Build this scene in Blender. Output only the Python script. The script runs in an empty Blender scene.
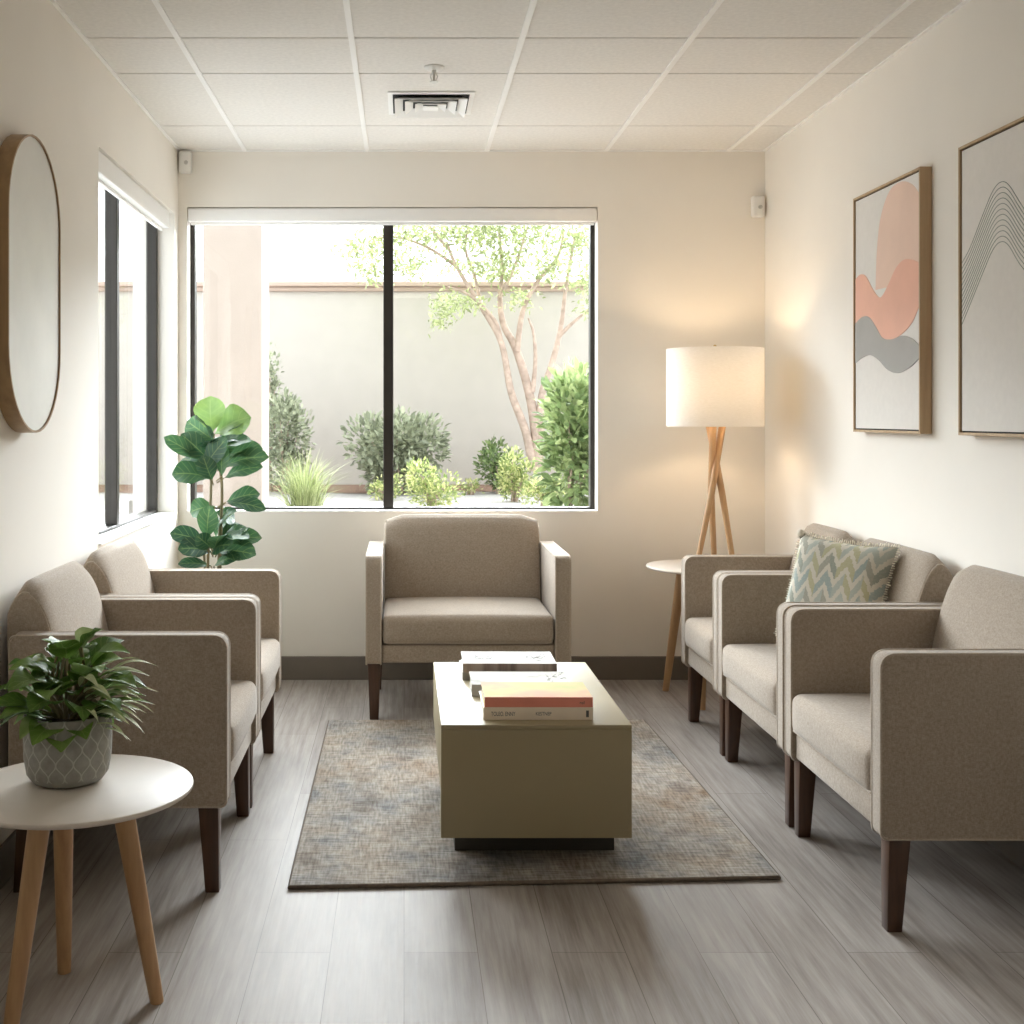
import bpy, bmesh, math, random
from mathutils import Vector, Matrix

random.seed(7)
SC = bpy.context.scene
COL = SC.collection
PI = math.pi

# ------------------------------------------------------------------ room measures
CAM_Z = 1.29
F = 1200.0                      # focal length in pixels of a 1024 px frame
VX, VY = 404.0, 417.0           # vanishing point of the room's depth lines
XL, XR = -1.11, 1.775           # side walls
YB, YF = 5.90, -2.2             # back wall, wall behind the camera
ZC = 2.60                       # ceiling


def at(px, py, y):
    """a measured image point, taken to the depth y in the room"""
    return Vector(((px - VX) * y / F, y, CAM_Z - (py - VY) * y / F))


# ------------------------------------------------------------------ node helpers
def new_mat(name):
    m = bpy.data.materials.new(name)
    m.use_nodes = True
    nt = m.node_tree
    b = nt.nodes['Principled BSDF']
    return m, nt, b


def coords(nt, kind='Object', scale=(1, 1, 1), rot=(0, 0, 0)):
    tc = nt.nodes.new('ShaderNodeTexCoord')
    mp = nt.nodes.new('ShaderNodeMapping')
    mp.inputs['Scale'].default_value = scale
    mp.inputs['Rotation'].default_value = rot
    nt.links.new(tc.outputs[kind], mp.inputs[0])
    return mp.outputs[0]


def noise(nt, vec, scale, detail=4, rough=0.55):
    n = nt.nodes.new('ShaderNodeTexNoise')
    n.inputs['Scale'].default_value = scale
    n.inputs['Detail'].default_value = detail
    n.inputs['Roughness'].default_value = rough
    if vec is not None:
        nt.links.new(vec, n.inputs['Vector'])
    return n.outputs[0]


def ramp(nt, fac, stops):
    r = nt.nodes.new('ShaderNodeValToRGB')
    el = r.color_ramp.elements
    while len(el) < len(stops):
        el.new(0.5)
    for e, (p, c) in zip(el, stops):
        e.position = p
        e.color = (*c, 1)
    nt.links.new(fac, r.inputs[0])
    return r.outputs[0]


def mixc(nt, a, b, fac, blend='MIX'):
    m = nt.nodes.new('ShaderNodeMix')
    m.data_type = 'RGBA'
    m.blend_type = blend
    for sock, v in ((m.inputs[6], a), (m.inputs[7], b), (m.inputs[0], fac)):
        if isinstance(v, (int, float)):
            sock.default_value = v
        elif isinstance(v, tuple):
            sock.default_value = (*v, 1)
        else:
            nt.links.new(v, sock)
    return m.outputs[2]


def mth(nt, op, a, b=None, clamp=False):
    m = nt.nodes.new('ShaderNodeMath')
    m.operation = op
    m.use_clamp = clamp
    for k, v in enumerate((a, b)):
        if v is None:
            continue
        if isinstance(v, (int, float)):
            m.inputs[k].default_value = v
        else:
            nt.links.new(v, m.inputs[k])
    return m.outputs[0]


def bump(nt, b, height, strength=0.2, dist=0.01):
    n = nt.nodes.new('ShaderNodeBump')
    n.inputs['Strength'].default_value = strength
    n.inputs['Distance'].default_value = dist
    nt.links.new(height, n.inputs['Height'])
    nt.links.new(n.outputs[0], b.inputs['Normal'])


def plain(name, col, rough=0.6, metal=0.0, var=0.06, nscale=12, bstr=0.0, spec=0.5):
    m, nt, b = new_mat(name)
    v = coords(nt)
    n = noise(nt, v, nscale)
    c0 = tuple(max(0, c * (1 - var)) for c in col)
    c1 = tuple(min(1, c * (1 + var)) for c in col)
    nt.links.new(ramp(nt, n, [(0.3, c0), (0.7, c1)]), b.inputs['Base Color'])
    b.inputs['Roughness'].default_value = rough
    b.inputs['Metallic'].default_value = metal
    b.inputs['Specular IOR Level'].default_value = spec
    if bstr:
        bump(nt, b, noise(nt, v, nscale * 12, 3), bstr, 0.003)
    return m


# ------------------------------------------------------------------ materials
M = {}
M['wall'] = plain('wall_paint', (0.85, 0.81, 0.745), 0.62, var=0.015, nscale=3, bstr=0.06)
M['ceil_tile'] = plain('ceiling_tile', (0.80, 0.775, 0.735), 0.9, var=0.05, nscale=60, bstr=0.35)
M['white'] = plain('white_paint', (0.90, 0.89, 0.87), 0.45, var=0.01)
M['gap'] = plain('shadow_gap_grey', (0.16, 0.15, 0.14), 0.9)
M['base'] = plain('cove_base', (0.17, 0.145, 0.12), 0.5, var=0.05)
M['bronze'] = plain('bronze_aluminium', (0.036, 0.031, 0.026), 0.38, 0.35)
M['plastic'] = plain('white_plastic', (0.80, 0.79, 0.76), 0.35, var=0.01)
M['dark'] = plain('dark_backing', (0.02, 0.02, 0.02), 0.8)
M['chrome'] = plain('brushed_metal', (0.62, 0.61, 0.58), 0.3, 0.9)
M['brass'] = plain('brass', (0.55, 0.40, 0.20), 0.35, 0.8)
M['laminate'] = plain('olive_grey_laminate', (0.33, 0.275, 0.165), 0.46, var=0.02, nscale=5)
M['plinth'] = plain('dark_plinth', (0.05, 0.045, 0.035), 0.5)
M['tabletop'] = plain('warm_white_lacquer', (0.66, 0.60, 0.535), 0.42, var=0.02)
M['soil'] = plain('soil', (0.05, 0.035, 0.025), 0.95, var=0.4, nscale=60, bstr=0.6)
M['pot_dark'] = plain('charcoal_planter', (0.10, 0.10, 0.095), 0.6)
M['canvas'] = plain('canvas', (0.80, 0.77, 0.73), 0.85, var=0.02, nscale=40, bstr=0.1)
M['peach'] = plain('peach_paint', (0.84, 0.62, 0.51), 0.8, var=0.04, nscale=6)
M['coral'] = plain('coral_paint', (0.86, 0.50, 0.38), 0.8, var=0.04, nscale=6)
M['wavegrey'] = plain('grey_paint', (0.42, 0.41, 0.39), 0.8, var=0.05, nscale=6)
M['ink'] = plain('ink', (0.10, 0.10, 0.10), 0.7)
M['greenink'] = plain('grey_green_ink', (0.22, 0.26, 0.23), 0.8)
M['pages'] = plain('paper_pages', (0.72, 0.68, 0.60), 0.9, var=0.12, nscale=90)
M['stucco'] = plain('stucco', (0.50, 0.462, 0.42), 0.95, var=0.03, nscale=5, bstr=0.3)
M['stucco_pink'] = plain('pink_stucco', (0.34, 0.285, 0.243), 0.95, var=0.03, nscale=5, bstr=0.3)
M['coping'] = plain('salmon_coping', (0.46, 0.35, 0.29), 0.9, var=0.04)
M['bark'] = plain('pale_bark', (0.42, 0.32, 0.26), 0.9, var=0.3, nscale=14, bstr=0.5)
M['stem'] = plain('green_brown_stem', (0.20, 0.17, 0.09), 0.7, var=0.2)
M['gravel'] = plain('pale_gravel', (0.36, 0.34, 0.32), 0.95, var=0.25, nscale=30, bstr=0.6)
M['mulch'] = plain('brown_mulch', (0.22, 0.13, 0.09), 0.95, var=0.4, nscale=30, bstr=0.6)


def wood(name, ca, cb, rough=0.45, axis=2):
    m, nt, b = new_mat(name)
    sc = [26, 26, 26]
    sc[axis] = 1.6
    v = coords(nt, scale=tuple(sc))
    n = noise(nt, v, 1.5, 6, 0.6)
    nt.links.new(ramp(nt, n, [(0.3, ca), (0.7, cb)]), b.inputs['Base Color'])
    b.inputs['Roughness'].default_value = rough
    bump(nt, b, n, 0.06, 0.002)
    return m


M['walnut'] = wood('dark_walnut', (0.045, 0.020, 0.011), (0.095, 0.045, 0.024), 0.38)
M['oak'] = wood('oak', (0.40, 0.23, 0.115), (0.55, 0.35, 0.18))
M['oak_h'] = wood('oak_frame', (0.42, 0.285, 0.16), (0.54, 0.39, 0.235), 0.5)
M['mirror_rim'] = wood('mirror_rim_wood', (0.30, 0.18, 0.085), (0.42, 0.27, 0.13), 0.4)


def fabric(name, ca, cb, scale=480):
    m, nt, b = new_mat(name)
    v = coords(nt)
    w1 = nt.nodes.new('ShaderNodeTexNoise')
    w1.inputs['Scale'].default_value = 1
    mp1 = coords(nt, scale=(scale, scale * 0.24, scale * 0.24))
    mp2 = coords(nt, scale=(scale * 0.24, scale * 0.24, scale))
    mp3 = coords(nt, scale=(scale * 0.24, scale, scale * 0.24))
    a = noise(nt, mp1, 1, 2)
    c = noise(nt, mp2, 1, 2)
    d = noise(nt, mp3, 1, 2)
    s = mth(nt, 'ADD', mth(nt, 'ADD', a, c), d)
    s = mth(nt, 'MULTIPLY', s, 0.3333)
    big = noise(nt, v, 9, 3)
    s2 = mth(nt, 'ADD', mth(nt, 'MULTIPLY', s, 0.95), mth(nt, 'MULTIPLY', big, 0.05))
    nt.nodes.remove(w1)
    nt.links.new(ramp(nt, s2, [(0.40, ca), (0.60, cb)]), b.inputs['Base Color'])
    b.inputs['Roughness'].default_value = 0.95
    b.inputs['Sheen Weight'].default_value = 0.25
    b.inputs['Sheen Roughness'].default_value = 0.5
    b.inputs['Specular IOR Level'].default_value = 0.2
    bump(nt, b, s, 0.35, 0.002)
    return m


M['fabric'] = fabric('taupe_linen', (0.285, 0.232, 0.180), (0.405, 0.340, 0.275))
M['piping'] = fabric('taupe_piping', (0.38, 0.315, 0.25), (0.47, 0.40, 0.325))


def floor_mat():
    m, nt, b = new_mat('vinyl_plank')
    tc = nt.nodes.new('ShaderNodeTexCoord')
    mp = nt.nodes.new('ShaderNodeMapping')
    mp.inputs['Rotation'].default_value = (0, 0, PI / 2)
    nt.links.new(tc.outputs['Object'], mp.inputs[0])
    br = nt.nodes.new('ShaderNodeTexBrick')
    br.offset = 0.37
    br.inputs['Scale'].default_value = 1
    br.inputs['Mortar Size'].default_value = 0.0012
    br.inputs['Mortar Smooth'].default_value = 0.3
    br.inputs['Brick Width'].default_value = 1.22
    br.inputs['Row Height'].default_value = 0.178
    br.inputs['Color1'].default_value = (0.0, 0.0, 0.0, 1)
    br.inputs['Color2'].default_value = (1, 1, 1, 1)
    nt.links.new(mp.outputs[0], br.inputs['Vector'])
    grain = noise(nt, coords(nt, scale=(34, 1.5, 1)), 1.6, 8, 0.68)
    broad = noise(nt, coords(nt, scale=(5, 0.8, 1)), 1.2, 4, 0.6)
    g = mth(nt, 'ADD', mth(nt, 'MULTIPLY', grain, 0.55), mth(nt, 'MULTIPLY', broad, 0.45))
    g = mth(nt, 'ADD', g, mth(nt, 'MULTIPLY', mth(nt, 'SUBTRACT', br.outputs['Color'], 0.5), 0.07))
    c = ramp(nt, g, [(0.30, (0.135, 0.108, 0.090)), (0.47, (0.285, 0.25, 0.222)), (0.66, (0.44, 0.405, 0.375))])
    c = mixc(nt, c, (0.075, 0.055, 0.042), mth(nt, 'MULTIPLY', br.outputs['Fac'], 0.65))
    nt.links.new(c, b.inputs['Base Color'])
    r = nt.nodes.new('ShaderNodeMapRange')
    nt.links.new(grain, r.inputs[0])
    r.inputs[3].default_value = 0.48
    r.inputs[4].default_value = 0.66
    nt.links.new(r.outputs[0], b.inputs['Roughness'])
    bump(nt, b, mth(nt, 'SUBTRACT', grain, br.outputs['Fac']), 0.10, 0.003)
    return m


M['floor'] = floor_mat()


def rug_mat():
    m, nt, b = new_mat('faded_rug')
    v = coords(nt)
    big = noise(nt, v, 2.6, 5, 0.6)
    big2 = noise(nt, coords(nt, scale=(1.2, 1, 1), rot=(0, 0, 0.6)), 4.1, 5, 0.65)
    wx = noise(nt, coords(nt, scale=(14, 130, 1)), 1, 3)
    wy = noise(nt, coords(nt, scale=(130, 14, 1)), 1, 3)
    weave = mth(nt, 'MULTIPLY', mth(nt, 'ADD', wx, wy), 0.5)
    c1 = ramp(nt, big, [(0.34, (0.20, 0.215, 0.235)), (0.45, (0.42, 0.40, 0.37)), (0.55, (0.56, 0.50, 0.43)), (0.66, (0.40, 0.30, 0.22))])
    c2 = ramp(nt, big2, [(0.38, (0.30, 0.22, 0.155)), (0.5, (0.50, 0.46, 0.41)), (0.62, (0.22, 0.24, 0.27))])
    c = mixc(nt, c1, c2, 0.42)
    c = mixc(nt, c, ramp(nt, weave, [(0.38, (0.36, 0.335, 0.31)), (0.60, (0.96, 0.96, 0.96))]), 0.8, 'MULTIPLY')
    nt.links.new(c, b.inputs['Base Color'])
    b.inputs['Roughness'].default_value = 0.98
    b.inputs['Specular IOR Level'].default_value = 0.1
    bump(nt, b, weave, 0.5, 0.003)
    return m


M['rug'] = rug_mat()
M['rug_edge'] = plain('rug_binding', (0.16, 0.125, 0.095), 0.95, var=0.2, nscale=80)


def mirror_mat():
    m, nt, b = new_mat('hazy_mirror')
    n = noise(nt, coords(nt), 6, 5)
    nt.links.new(ramp(nt, n, [(0.3, (0.66, 0.65, 0.61)), (0.7, (0.72, 0.71, 0.67))]), b.inputs['Base Color'])
    b.inputs['Metallic'].default_value = 0.35
    b.inputs['Roughness'].default_value = 0.5
    return m


M['mirror'] = mirror_mat()


def glass_mat():
    m = bpy.data.materials.new('window_glass')
    m.use_nodes = True
    nt = m.node_tree
    nt.nodes.clear()
    out = nt.nodes.new('ShaderNodeOutputMaterial')
    tr = nt.nodes.new('ShaderNodeBsdfTransparent')
    tr.inputs[0].default_value = (0.95, 0.96, 0.95, 1)
    gl = nt.nodes.new('ShaderNodeBsdfGlossy')
    gl.inputs['Roughness'].default_value = 0.01
    fr = nt.nodes.new('ShaderNodeLayerWeight')      # same reflectance from either side of the pane
    fr.inputs[0].default_value = 0.5
    fac = mth(nt, 'ADD', mth(nt, 'MULTIPLY', mth(nt, 'POWER', fr.outputs['Facing'], 5.0), 0.45), 0.02)
    mx = nt.nodes.new('ShaderNodeMixShader')
    nt.links.new(fac, mx.inputs[0])
    nt.links.new(tr.outputs[0], mx.inputs[1])
    nt.links.new(gl.outputs[0], mx.inputs[2])
    nt.links.new(mx.outputs[0], out.inputs[0])
    return m


M['glass'] = glass_mat()


def leaf_mat(name, dark, mid, light, trans=0.35, rough=0.4, vein=False):
    m, nt, b = new_mat(name)
    out = nt.nodes['Material Output']
    at_ = nt.nodes.new('ShaderNodeAttribute')
    at_.attribute_name = 'tone'
    n = noise(nt, coords(nt), 25, 3)
    f = mth(nt, 'ADD', at_.outputs['Fac'], mth(nt, 'MULTIPLY', mth(nt, 'SUBTRACT', n, 0.5), 0.35))
    c = ramp(nt, f, [(0.1, dark), (0.5, mid), (0.9, light)])
    if vein:
        uv = nt.nodes.new('ShaderNodeUVMap')
        sp = nt.nodes.new('ShaderNodeSeparateXYZ')
        nt.links.new(uv.outputs[0], sp.inputs[0])
        ax = mth(nt, 'ABSOLUTE', mth(nt, 'SUBTRACT', sp.outputs[0], 0.5))
        mid_v = mth(nt, 'LESS_THAN', ax, 0.025)
        side = mth(nt, 'FRACT', mth(nt, 'MULTIPLY', mth(nt, 'SUBTRACT', sp.outputs[1], mth(nt, 'MULTIPLY', ax, 0.55)), 6.0))
        side = mth(nt, 'LESS_THAN', side, 0.09)
        vv = mth(nt, 'MAXIMUM', mid_v, side)
        c = mixc(nt, c, (0.30, 0.40, 0.14), mth(nt, 'MULTIPLY', vv, 0.42))
    nt.links.new(c, b.inputs['Base Color'])
    b.inputs['Roughness'].default_value = rough
    tl = nt.nodes.new('ShaderNodeBsdfTranslucent')
    nt.links.new(c, tl.inputs[0])
    mx = nt.nodes.new('ShaderNodeMixShader')
    mx.inputs[0].default_value = trans
    nt.links.new(b.outputs[0], mx.inputs[1])
    nt.links.new(tl.outputs[0], mx.inputs[2])
    nt.links.new(mx.outputs[0], out.inputs[0])
    return m


M['fig_leaf'] = leaf_mat('fig_leaf', (0.022, 0.070, 0.036), (0.065, 0.155, 0.060), (0.24, 0.36, 0.10), 0.3, 0.33, True)
M['pot_leaf'] = leaf_mat('pot_leaf', (0.055, 0.125, 0.025), (0.175, 0.31, 0.055), (0.66, 0.70, 0.45), 0.25, 0.48, True)
M['garden_leaf'] = leaf_mat('garden_leaf', (0.19, 0.21, 0.145), (0.33, 0.36, 0.245), (0.50, 0.53, 0.38), 0.35, 0.6)  # haze put into the colours: paler, greyer leaves
M['bright_leaf'] = leaf_mat('bright_leaf', (0.12, 0.18, 0.07), (0.25, 0.33, 0.13), (0.43, 0.49, 0.24), 0.4, 0.5)
M['tree_leaf'] = leaf_mat('tree_leaf', (0.20, 0.235, 0.10), (0.34, 0.39, 0.175), (0.50, 0.54, 0.28), 0.30, 0.6)
M['grass_leaf'] = leaf_mat('grass_leaf', (0.20, 0.24, 0.10), (0.36, 0.41, 0.18), (0.54, 0.57, 0.32), 0.4, 0.6)
M['flower_leaf'] = leaf_mat('flower_leaf', (0.18, 0.25, 0.08), (0.38, 0.44, 0.16), (0.75, 0.72, 0.38), 0.4, 0.6)


def shade_mat():
    m, nt, b = new_mat('linen_lampshade')
    out = nt.nodes['Material Output']
    w = noise(nt, coords(nt, scale=(60, 60, 400)), 1, 2)
    c = ramp(nt, w, [(0.3, (0.86, 0.84, 0.80)), (0.7, (0.93, 0.91, 0.88))])
    nt.links.new(c, b.inputs['Base Color'])
    b.inputs['Roughness'].default_value = 0.9
    tl = nt.nodes.new('ShaderNodeBsdfTranslucent')
    nt.links.new(c, tl.inputs[0])
    mx = nt.nodes.new('ShaderNodeMixShader')
    mx.inputs[0].default_value = 0.30
    nt.links.new(b.outputs[0], mx.inputs[1])
    nt.links.new(tl.outputs[0], mx.inputs[2])
    nt.links.new(mx.outputs[0], out.inputs[0])
    return m


M['shade'] = shade_mat()


def emit_mat(name, col, s):
    m, nt, b = new_mat(name)
    b.inputs['Emission Color'].default_value = (*col, 1)
    b.inputs['Emission Strength'].default_value = s
    b.inputs['Base Color'].default_value = (0.9, 0.9, 0.9, 1)
    return m


M['bulb'] = emit_mat('warm_bulb', (1.0, 0.73, 0.46), 46)


def pot_mat():
    """grey concrete with a pale raised fish-scale pattern (uv: u round, v up)"""
    m, nt, b = new_mat('scalloped_concrete')
    uv = nt.nodes.new('ShaderNodeUVMap')
    sp = nt.nodes.new('ShaderNodeSeparateXYZ')
    nt.links.new(uv.outputs[0], sp.inputs[0])
    # ogee lattice: two families of waving lines
    u = mth(nt, 'MULTIPLY', sp.outputs[0], 16.0)
    v = mth(nt, 'MULTIPLY', sp.outputs[1], 2 * PI * 4.6)
    s = mth(nt, 'MULTIPLY', mth(nt, 'SINE', v), 0.25)

    def line(x):
        f = mth(nt, 'FRACT', x)
        return mth(nt, 'ABSOLUTE', mth(nt, 'SUBTRACT', f, 0.5))
    a = line(mth(nt, 'ADD', u, mth(nt, 'ADD', s, 0.25)))
    c = line(mth(nt, 'SUBTRACT', mth(nt, 'ADD', u, 0.75), s))
    d = mth(nt, 'MINIMUM', a, c)
    ln = mth(nt, 'LESS_THAN', d, 0.045)
    up = mth(nt, 'GREATER_THAN', sp.outputs[1], 0.12)
    ln = mth(nt, 'MULTIPLY', ln, up)
    n = noise(nt, coords(nt), 40, 4)
    g = ramp(nt, n, [(0.3, (0.235, 0.23, 0.205)), (0.7, (0.33, 0.325, 0.295))])
    col = mixc(nt, g, (0.50, 0.49, 0.45), mth(nt, 'MULTIPLY', ln, 0.7))
    nt.links.new(col, b.inputs['Base Color'])
    b.inputs['Roughness'].default_value = 0.75
    bump(nt, b, ln, 0.3, 0.003)
    return m


M['pot'] = pot_mat()


def pillow_mat():
    m, nt, b = new_mat('ikat_cushion')
    uv = nt.nodes.new('ShaderNodeUVMap')
    sp = nt.nodes.new('ShaderNodeSeparateXYZ')
    nt.links.new(uv.outputs[0], sp.inputs[0])
    wob = noise(nt, coords(nt, 'UV'), 30, 3)
    w = mth(nt, 'MULTIPLY', mth(nt, 'SUBTRACT', wob, 0.5), 0.55)
    u = mth(nt, 'MULTIPLY', sp.outputs[0], 5.5)
    tri = mth(nt, 'ABSOLUTE', mth(nt, 'SUBTRACT', mth(nt, 'FRACT', u), 0.5))
    half = mth(nt, 'FLOOR', mth(nt, 'MULTIPLY', u, 2.0))
    v = mth(nt, 'MULTIPLY', sp.outputs[1], 5.5)
    z = mth(nt, 'ADD', mth(nt, 'ADD', v, mth(nt, 'MULTIPLY', tri, 1.7)), w)
    fz = mth(nt, 'FRACT', z)
    cell = mth(nt, 'ADD', mth(nt, 'MULTIPLY', mth(nt, 'FLOOR', z), 1.37), mth(nt, 'MULTIPLY', half, 3.71))
    wn = nt.nodes.new('ShaderNodeTexWhiteNoise')
    wn.noise_dimensions = '1D'
    nt.links.new(cell, wn.inputs['W'])
    rr = nt.nodes.new('ShaderNodeValToRGB')
    rr.color_ramp.interpolation = 'CONSTANT'
    el = rr.color_ramp.elements
    stops = [(0, (0.27, 0.34, 0.33)), (0.22, (0.40, 0.38, 0.22)), (0.42, (0.29, 0.29, 0.24)), (0.60, (0.36, 0.40, 0.36)), (0.80, (0.22, 0.25, 0.21))]
    while len(el) < len(stops):
        el.new(0.5)
    for e, (p, c) in zip(el, stops):
        e.position = p
        e.color = (*c, 1)
    nt.links.new(wn.outputs['Value'], rr.inputs[0])
    band = mth(nt, 'LESS_THAN', fz, 0.60)
    soft = noise(nt, coords(nt, 'UV'), 55, 3)
    col = mixc(nt, (0.58, 0.545, 0.46), rr.outputs[0], mth(nt, 'MULTIPLY', band, mth(nt, 'ADD', mth(nt, 'MULTIPLY', soft, 0.5), 0.55)))
    nt.links.new(col, b.inputs['Base Color'])
    b.inputs['Roughness'].default_value = 0.95
    bump(nt, b, noise(nt, coords(nt, 'UV'), 160, 2), 0.3, 0.003)
    return m


M['pillow'] = pillow_mat()
M['fringe'] = plain('cream_fringe', (0.76, 0.71, 0.60), 0.95, var=0.25, nscale=60)


def cover_mat(name, stops, scale=9.0, rough=0.8):
    m, nt, b = new_mat(name)
    n = noise(nt, coords(nt, scale=(1, 1, 0.1)), scale, 4, 0.5)
    nt.links.new(ramp(nt, n, stops), b.inputs['Base Color'])
    b.inputs['Roughness'].default_value = rough
    b.inputs['Specular IOR Level'].default_value = 0.15
    return m


M['cv_sunset'] = cover_mat('sunset_cover', [(0.36, (0.50, 0.50, 0.24)), (0.48, (0.62, 0.50, 0.27)), (0.62, (0.66, 0.38, 0.27))], 5)
M['cv_coral'] = plain('coral_spine', (0.80, 0.29, 0.21), 0.5, var=0.05)
M['cv_cream'] = plain('cream_spine', (0.86, 0.76, 0.63), 0.5, var=0.05)
M['cv_pale'] = cover_mat('pale_cover', [(0.36, (0.36, 0.35, 0.32)), (0.44, (0.50, 0.49, 0.45)), (0.7, (0.58, 0.565, 0.53))], 10)
M['cv_white'] = plain('white_cover', (0.60, 0.59, 0.585), 0.8, var=0.03, spec=0.15)
M['cv_brown'] = cover_mat('brown_spine', [(0.38, (0.20, 0.15, 0.13)), (0.6, (0.42, 0.34, 0.29))], 26)
M['cv_grey'] = plain('grey_spine', (0.30, 0.28, 0.25), 0.5, var=0.08)


# ------------------------------------------------------------------ mesh helpers
class MB:
    """collects geometry for ONE mesh object"""

    def __init__(self):
        self.v, self.f, self.uv, self.tone, self.mi = [], [], [], [], []

    def add(self, verts, faces, uvs=None, tone=0.5, mi=0):
        o = len(self.v)
        self.v += [Vector(p) for p in verts]
        for k, fc in enumerate(faces):
            self.f.append([o + i for i in fc])
            self.uv.append([uvs[i] for i in fc] if uvs else [(0, 0)] * len(fc))
            self.tone.append(tone)
            self.mi.append(mi)

    def bm(self, b, mi=0, mat=None):
        b.verts.index_update()
        self.add([(mat @ v.co) if mat else v.co.copy() for v in b.verts], [[v.index for v in f.verts] for f in b.faces], mi=mi)
        b.free()

    def box(self, lo, hi, bevel=0.0, seg=2, mi=0, mat=None):
        b = bmesh.new()
        bmesh.ops.create_cube(b, size=1)
        for v in b.verts:
            v.co = Vector([(lo[k] + hi[k]) / 2 + v.co[k] * (hi[k] - lo[k]) for k in range(3)])
        if bevel:
            bmesh.ops.bevel(b, geom=list(b.edges), offset=bevel, segments=seg, profile=0.5, affect='EDGES')
        self.bm(b, mi, mat)

    def tube(self, pts, r, seg=8, closed=False, cap=True, mi=0, tone=0.5):
        pts = [Vector(p) for p in pts]
        n = len(pts)
        rs = r if isinstance(r, (list, tuple)) else [r] * n
        tang = []
        for i in range(n):
            a = pts[(i - 1) % n] if (closed or i > 0) else pts[i]
            c = pts[(i + 1) % n] if (closed or i < n - 1) else pts[i]
            tang.append((c - a).normalized())
        ref = Vector((0, 0, 1)) if abs(tang[0].z) < 0.9 else Vector((1, 0, 0))
        u = tang[0].cross(ref).normalized()
        V, Fc = [], []
        for i in range(n):
            t = tang[i]
            u = (u - t * u.dot(t)).normalized()
            w = t.cross(u)
            for k in range(seg):
                a = 2 * PI * k / seg
                V.append(pts[i] + (u * math.cos(a) + w * math.sin(a)) * rs[i])
        m = n if closed else n - 1
        for i in range(m):
            j = (i + 1) % n
            for k in range(seg):
                l = (k + 1) % seg
                Fc.append([i * seg + k, i * seg + l, j * seg + l, j * seg + k])
        if cap and not closed:
            Fc.append(list(range(seg))[::-1])
            Fc.append([(n - 1) * seg + k for k in range(seg)])
        self.add(V, Fc, tone=tone, mi=mi)

    def lathe(self, prof, c=(0, 0, 0), seg=48, mi=0, capb=True, capt=False):
        V, Fc, UV = [], [], []
        zt = [0]
        for i in range(1, len(prof)):
            zt.append(zt[-1] + math.dist(prof[i], prof[i - 1]))
        L = zt[-1] or 1
        for i, (r, z) in enumerate(prof):
            for k in range(seg + 1):
                a = 2 * PI * k / seg
                V.append((c[0] + r * math.cos(a), c[1] + r * math.sin(a), c[2] + z))
                UV.append((k / seg, zt[i] / L))
        s = seg + 1
        for i in range(len(prof) - 1):
            for k in range(seg):
                Fc.append([i * s + k, i * s + k + 1, (i + 1) * s + k + 1, (i + 1) * s + k])
        if capb:
            Fc.append([k for k in range(seg)][::-1])
        if capt:
            Fc.append([(len(prof) - 1) * s + k for k in range(seg)])
        self.add(V, Fc, UV, mi=mi)

    def prism(self, outline, mapper, t, bevel=0.0, seg=3, mi=0):
        """outline of 2-D points extruded by t; mapper(a, b, c) -> Vector"""
        b = bmesh.new()
        lo = [b.verts.new((p[0], p[1], 0)) for p in outline]
        hi = [b.verts.new((p[0], p[1], t)) for p in outline]
        n = len(outline)
        b.faces.new(lo[::-1])
        b.faces.new(hi)
        rim = []
        for i in range(n):
            j = (i + 1) % n
            b.faces.new([lo[i], lo[j], hi[j], hi[i]])
        if bevel:
            rim = [e for e in b.edges if abs(e.verts[0].co.z - e.verts[1].co.z) < 1e-6]
            bmesh.ops.bevel(b, geom=rim, offset=bevel, segments=seg, profile=0.5, affect='EDGES')
        for v in b.verts:
            v.co = Vector(mapper(*v.co))
        bmesh.ops.recalc_face_normals(b, faces=b.faces)
        self.bm(b, mi)

    def softbox(self, h, r, mid=8, warp=None, mat=None, mi=0):
        """box of half sizes h with rounded edges r and a dense grid, warp(p, q) deforms"""
        def axis(hh):
            e = [r * (1 - math.tan(a)) for a in (PI / 4, PI / 8, 0)]
            inner = [-(hh - r) + 2 * (hh - r) * k / mid for k in range(1, mid)]
            left = [-hh + x for x in e]
            return left + inner + [-x for x in reversed(left)]
        ax = [axis(x) for x in h]
        b = bmesh.new()
        for d in range(3):
            p, q = (d + 1) % 3, (d + 2) % 3
            for sg in (-1, 1):
                grid = []
                for a in ax[p]:
                    row = []
                    for c in ax[q]:
                        co = [0, 0, 0]
                        co[d], co[p], co[q] = sg * h[d], a, c
                        row.append(b.verts.new(co))
                    grid.append(row)
                for i in range(len(grid) - 1):
                    for j in range(len(grid[0]) - 1):
                        fc = [grid[i][j], grid[i + 1][j], grid[i + 1][j + 1], grid[i][j + 1]]
                        b.faces.new(fc if sg > 0 else fc[::-1])
        bmesh.ops.remove_doubles(b, verts=b.verts, dist=1e-6)
        for v in b.verts:
            q = Vector([x / hh for x, hh in zip(v.co, h)])
            inn = Vector([max(-(hh - r), min(hh - r, x)) for x, hh in zip(v.co, h)])
            dd = v.co - inn
            if dd.length > 1e-9:
                v.co = inn + dd.normalized() * r
            if warp:
                v.co = warp(v.co, q)
        self.bm(b, mi, mat)

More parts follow.
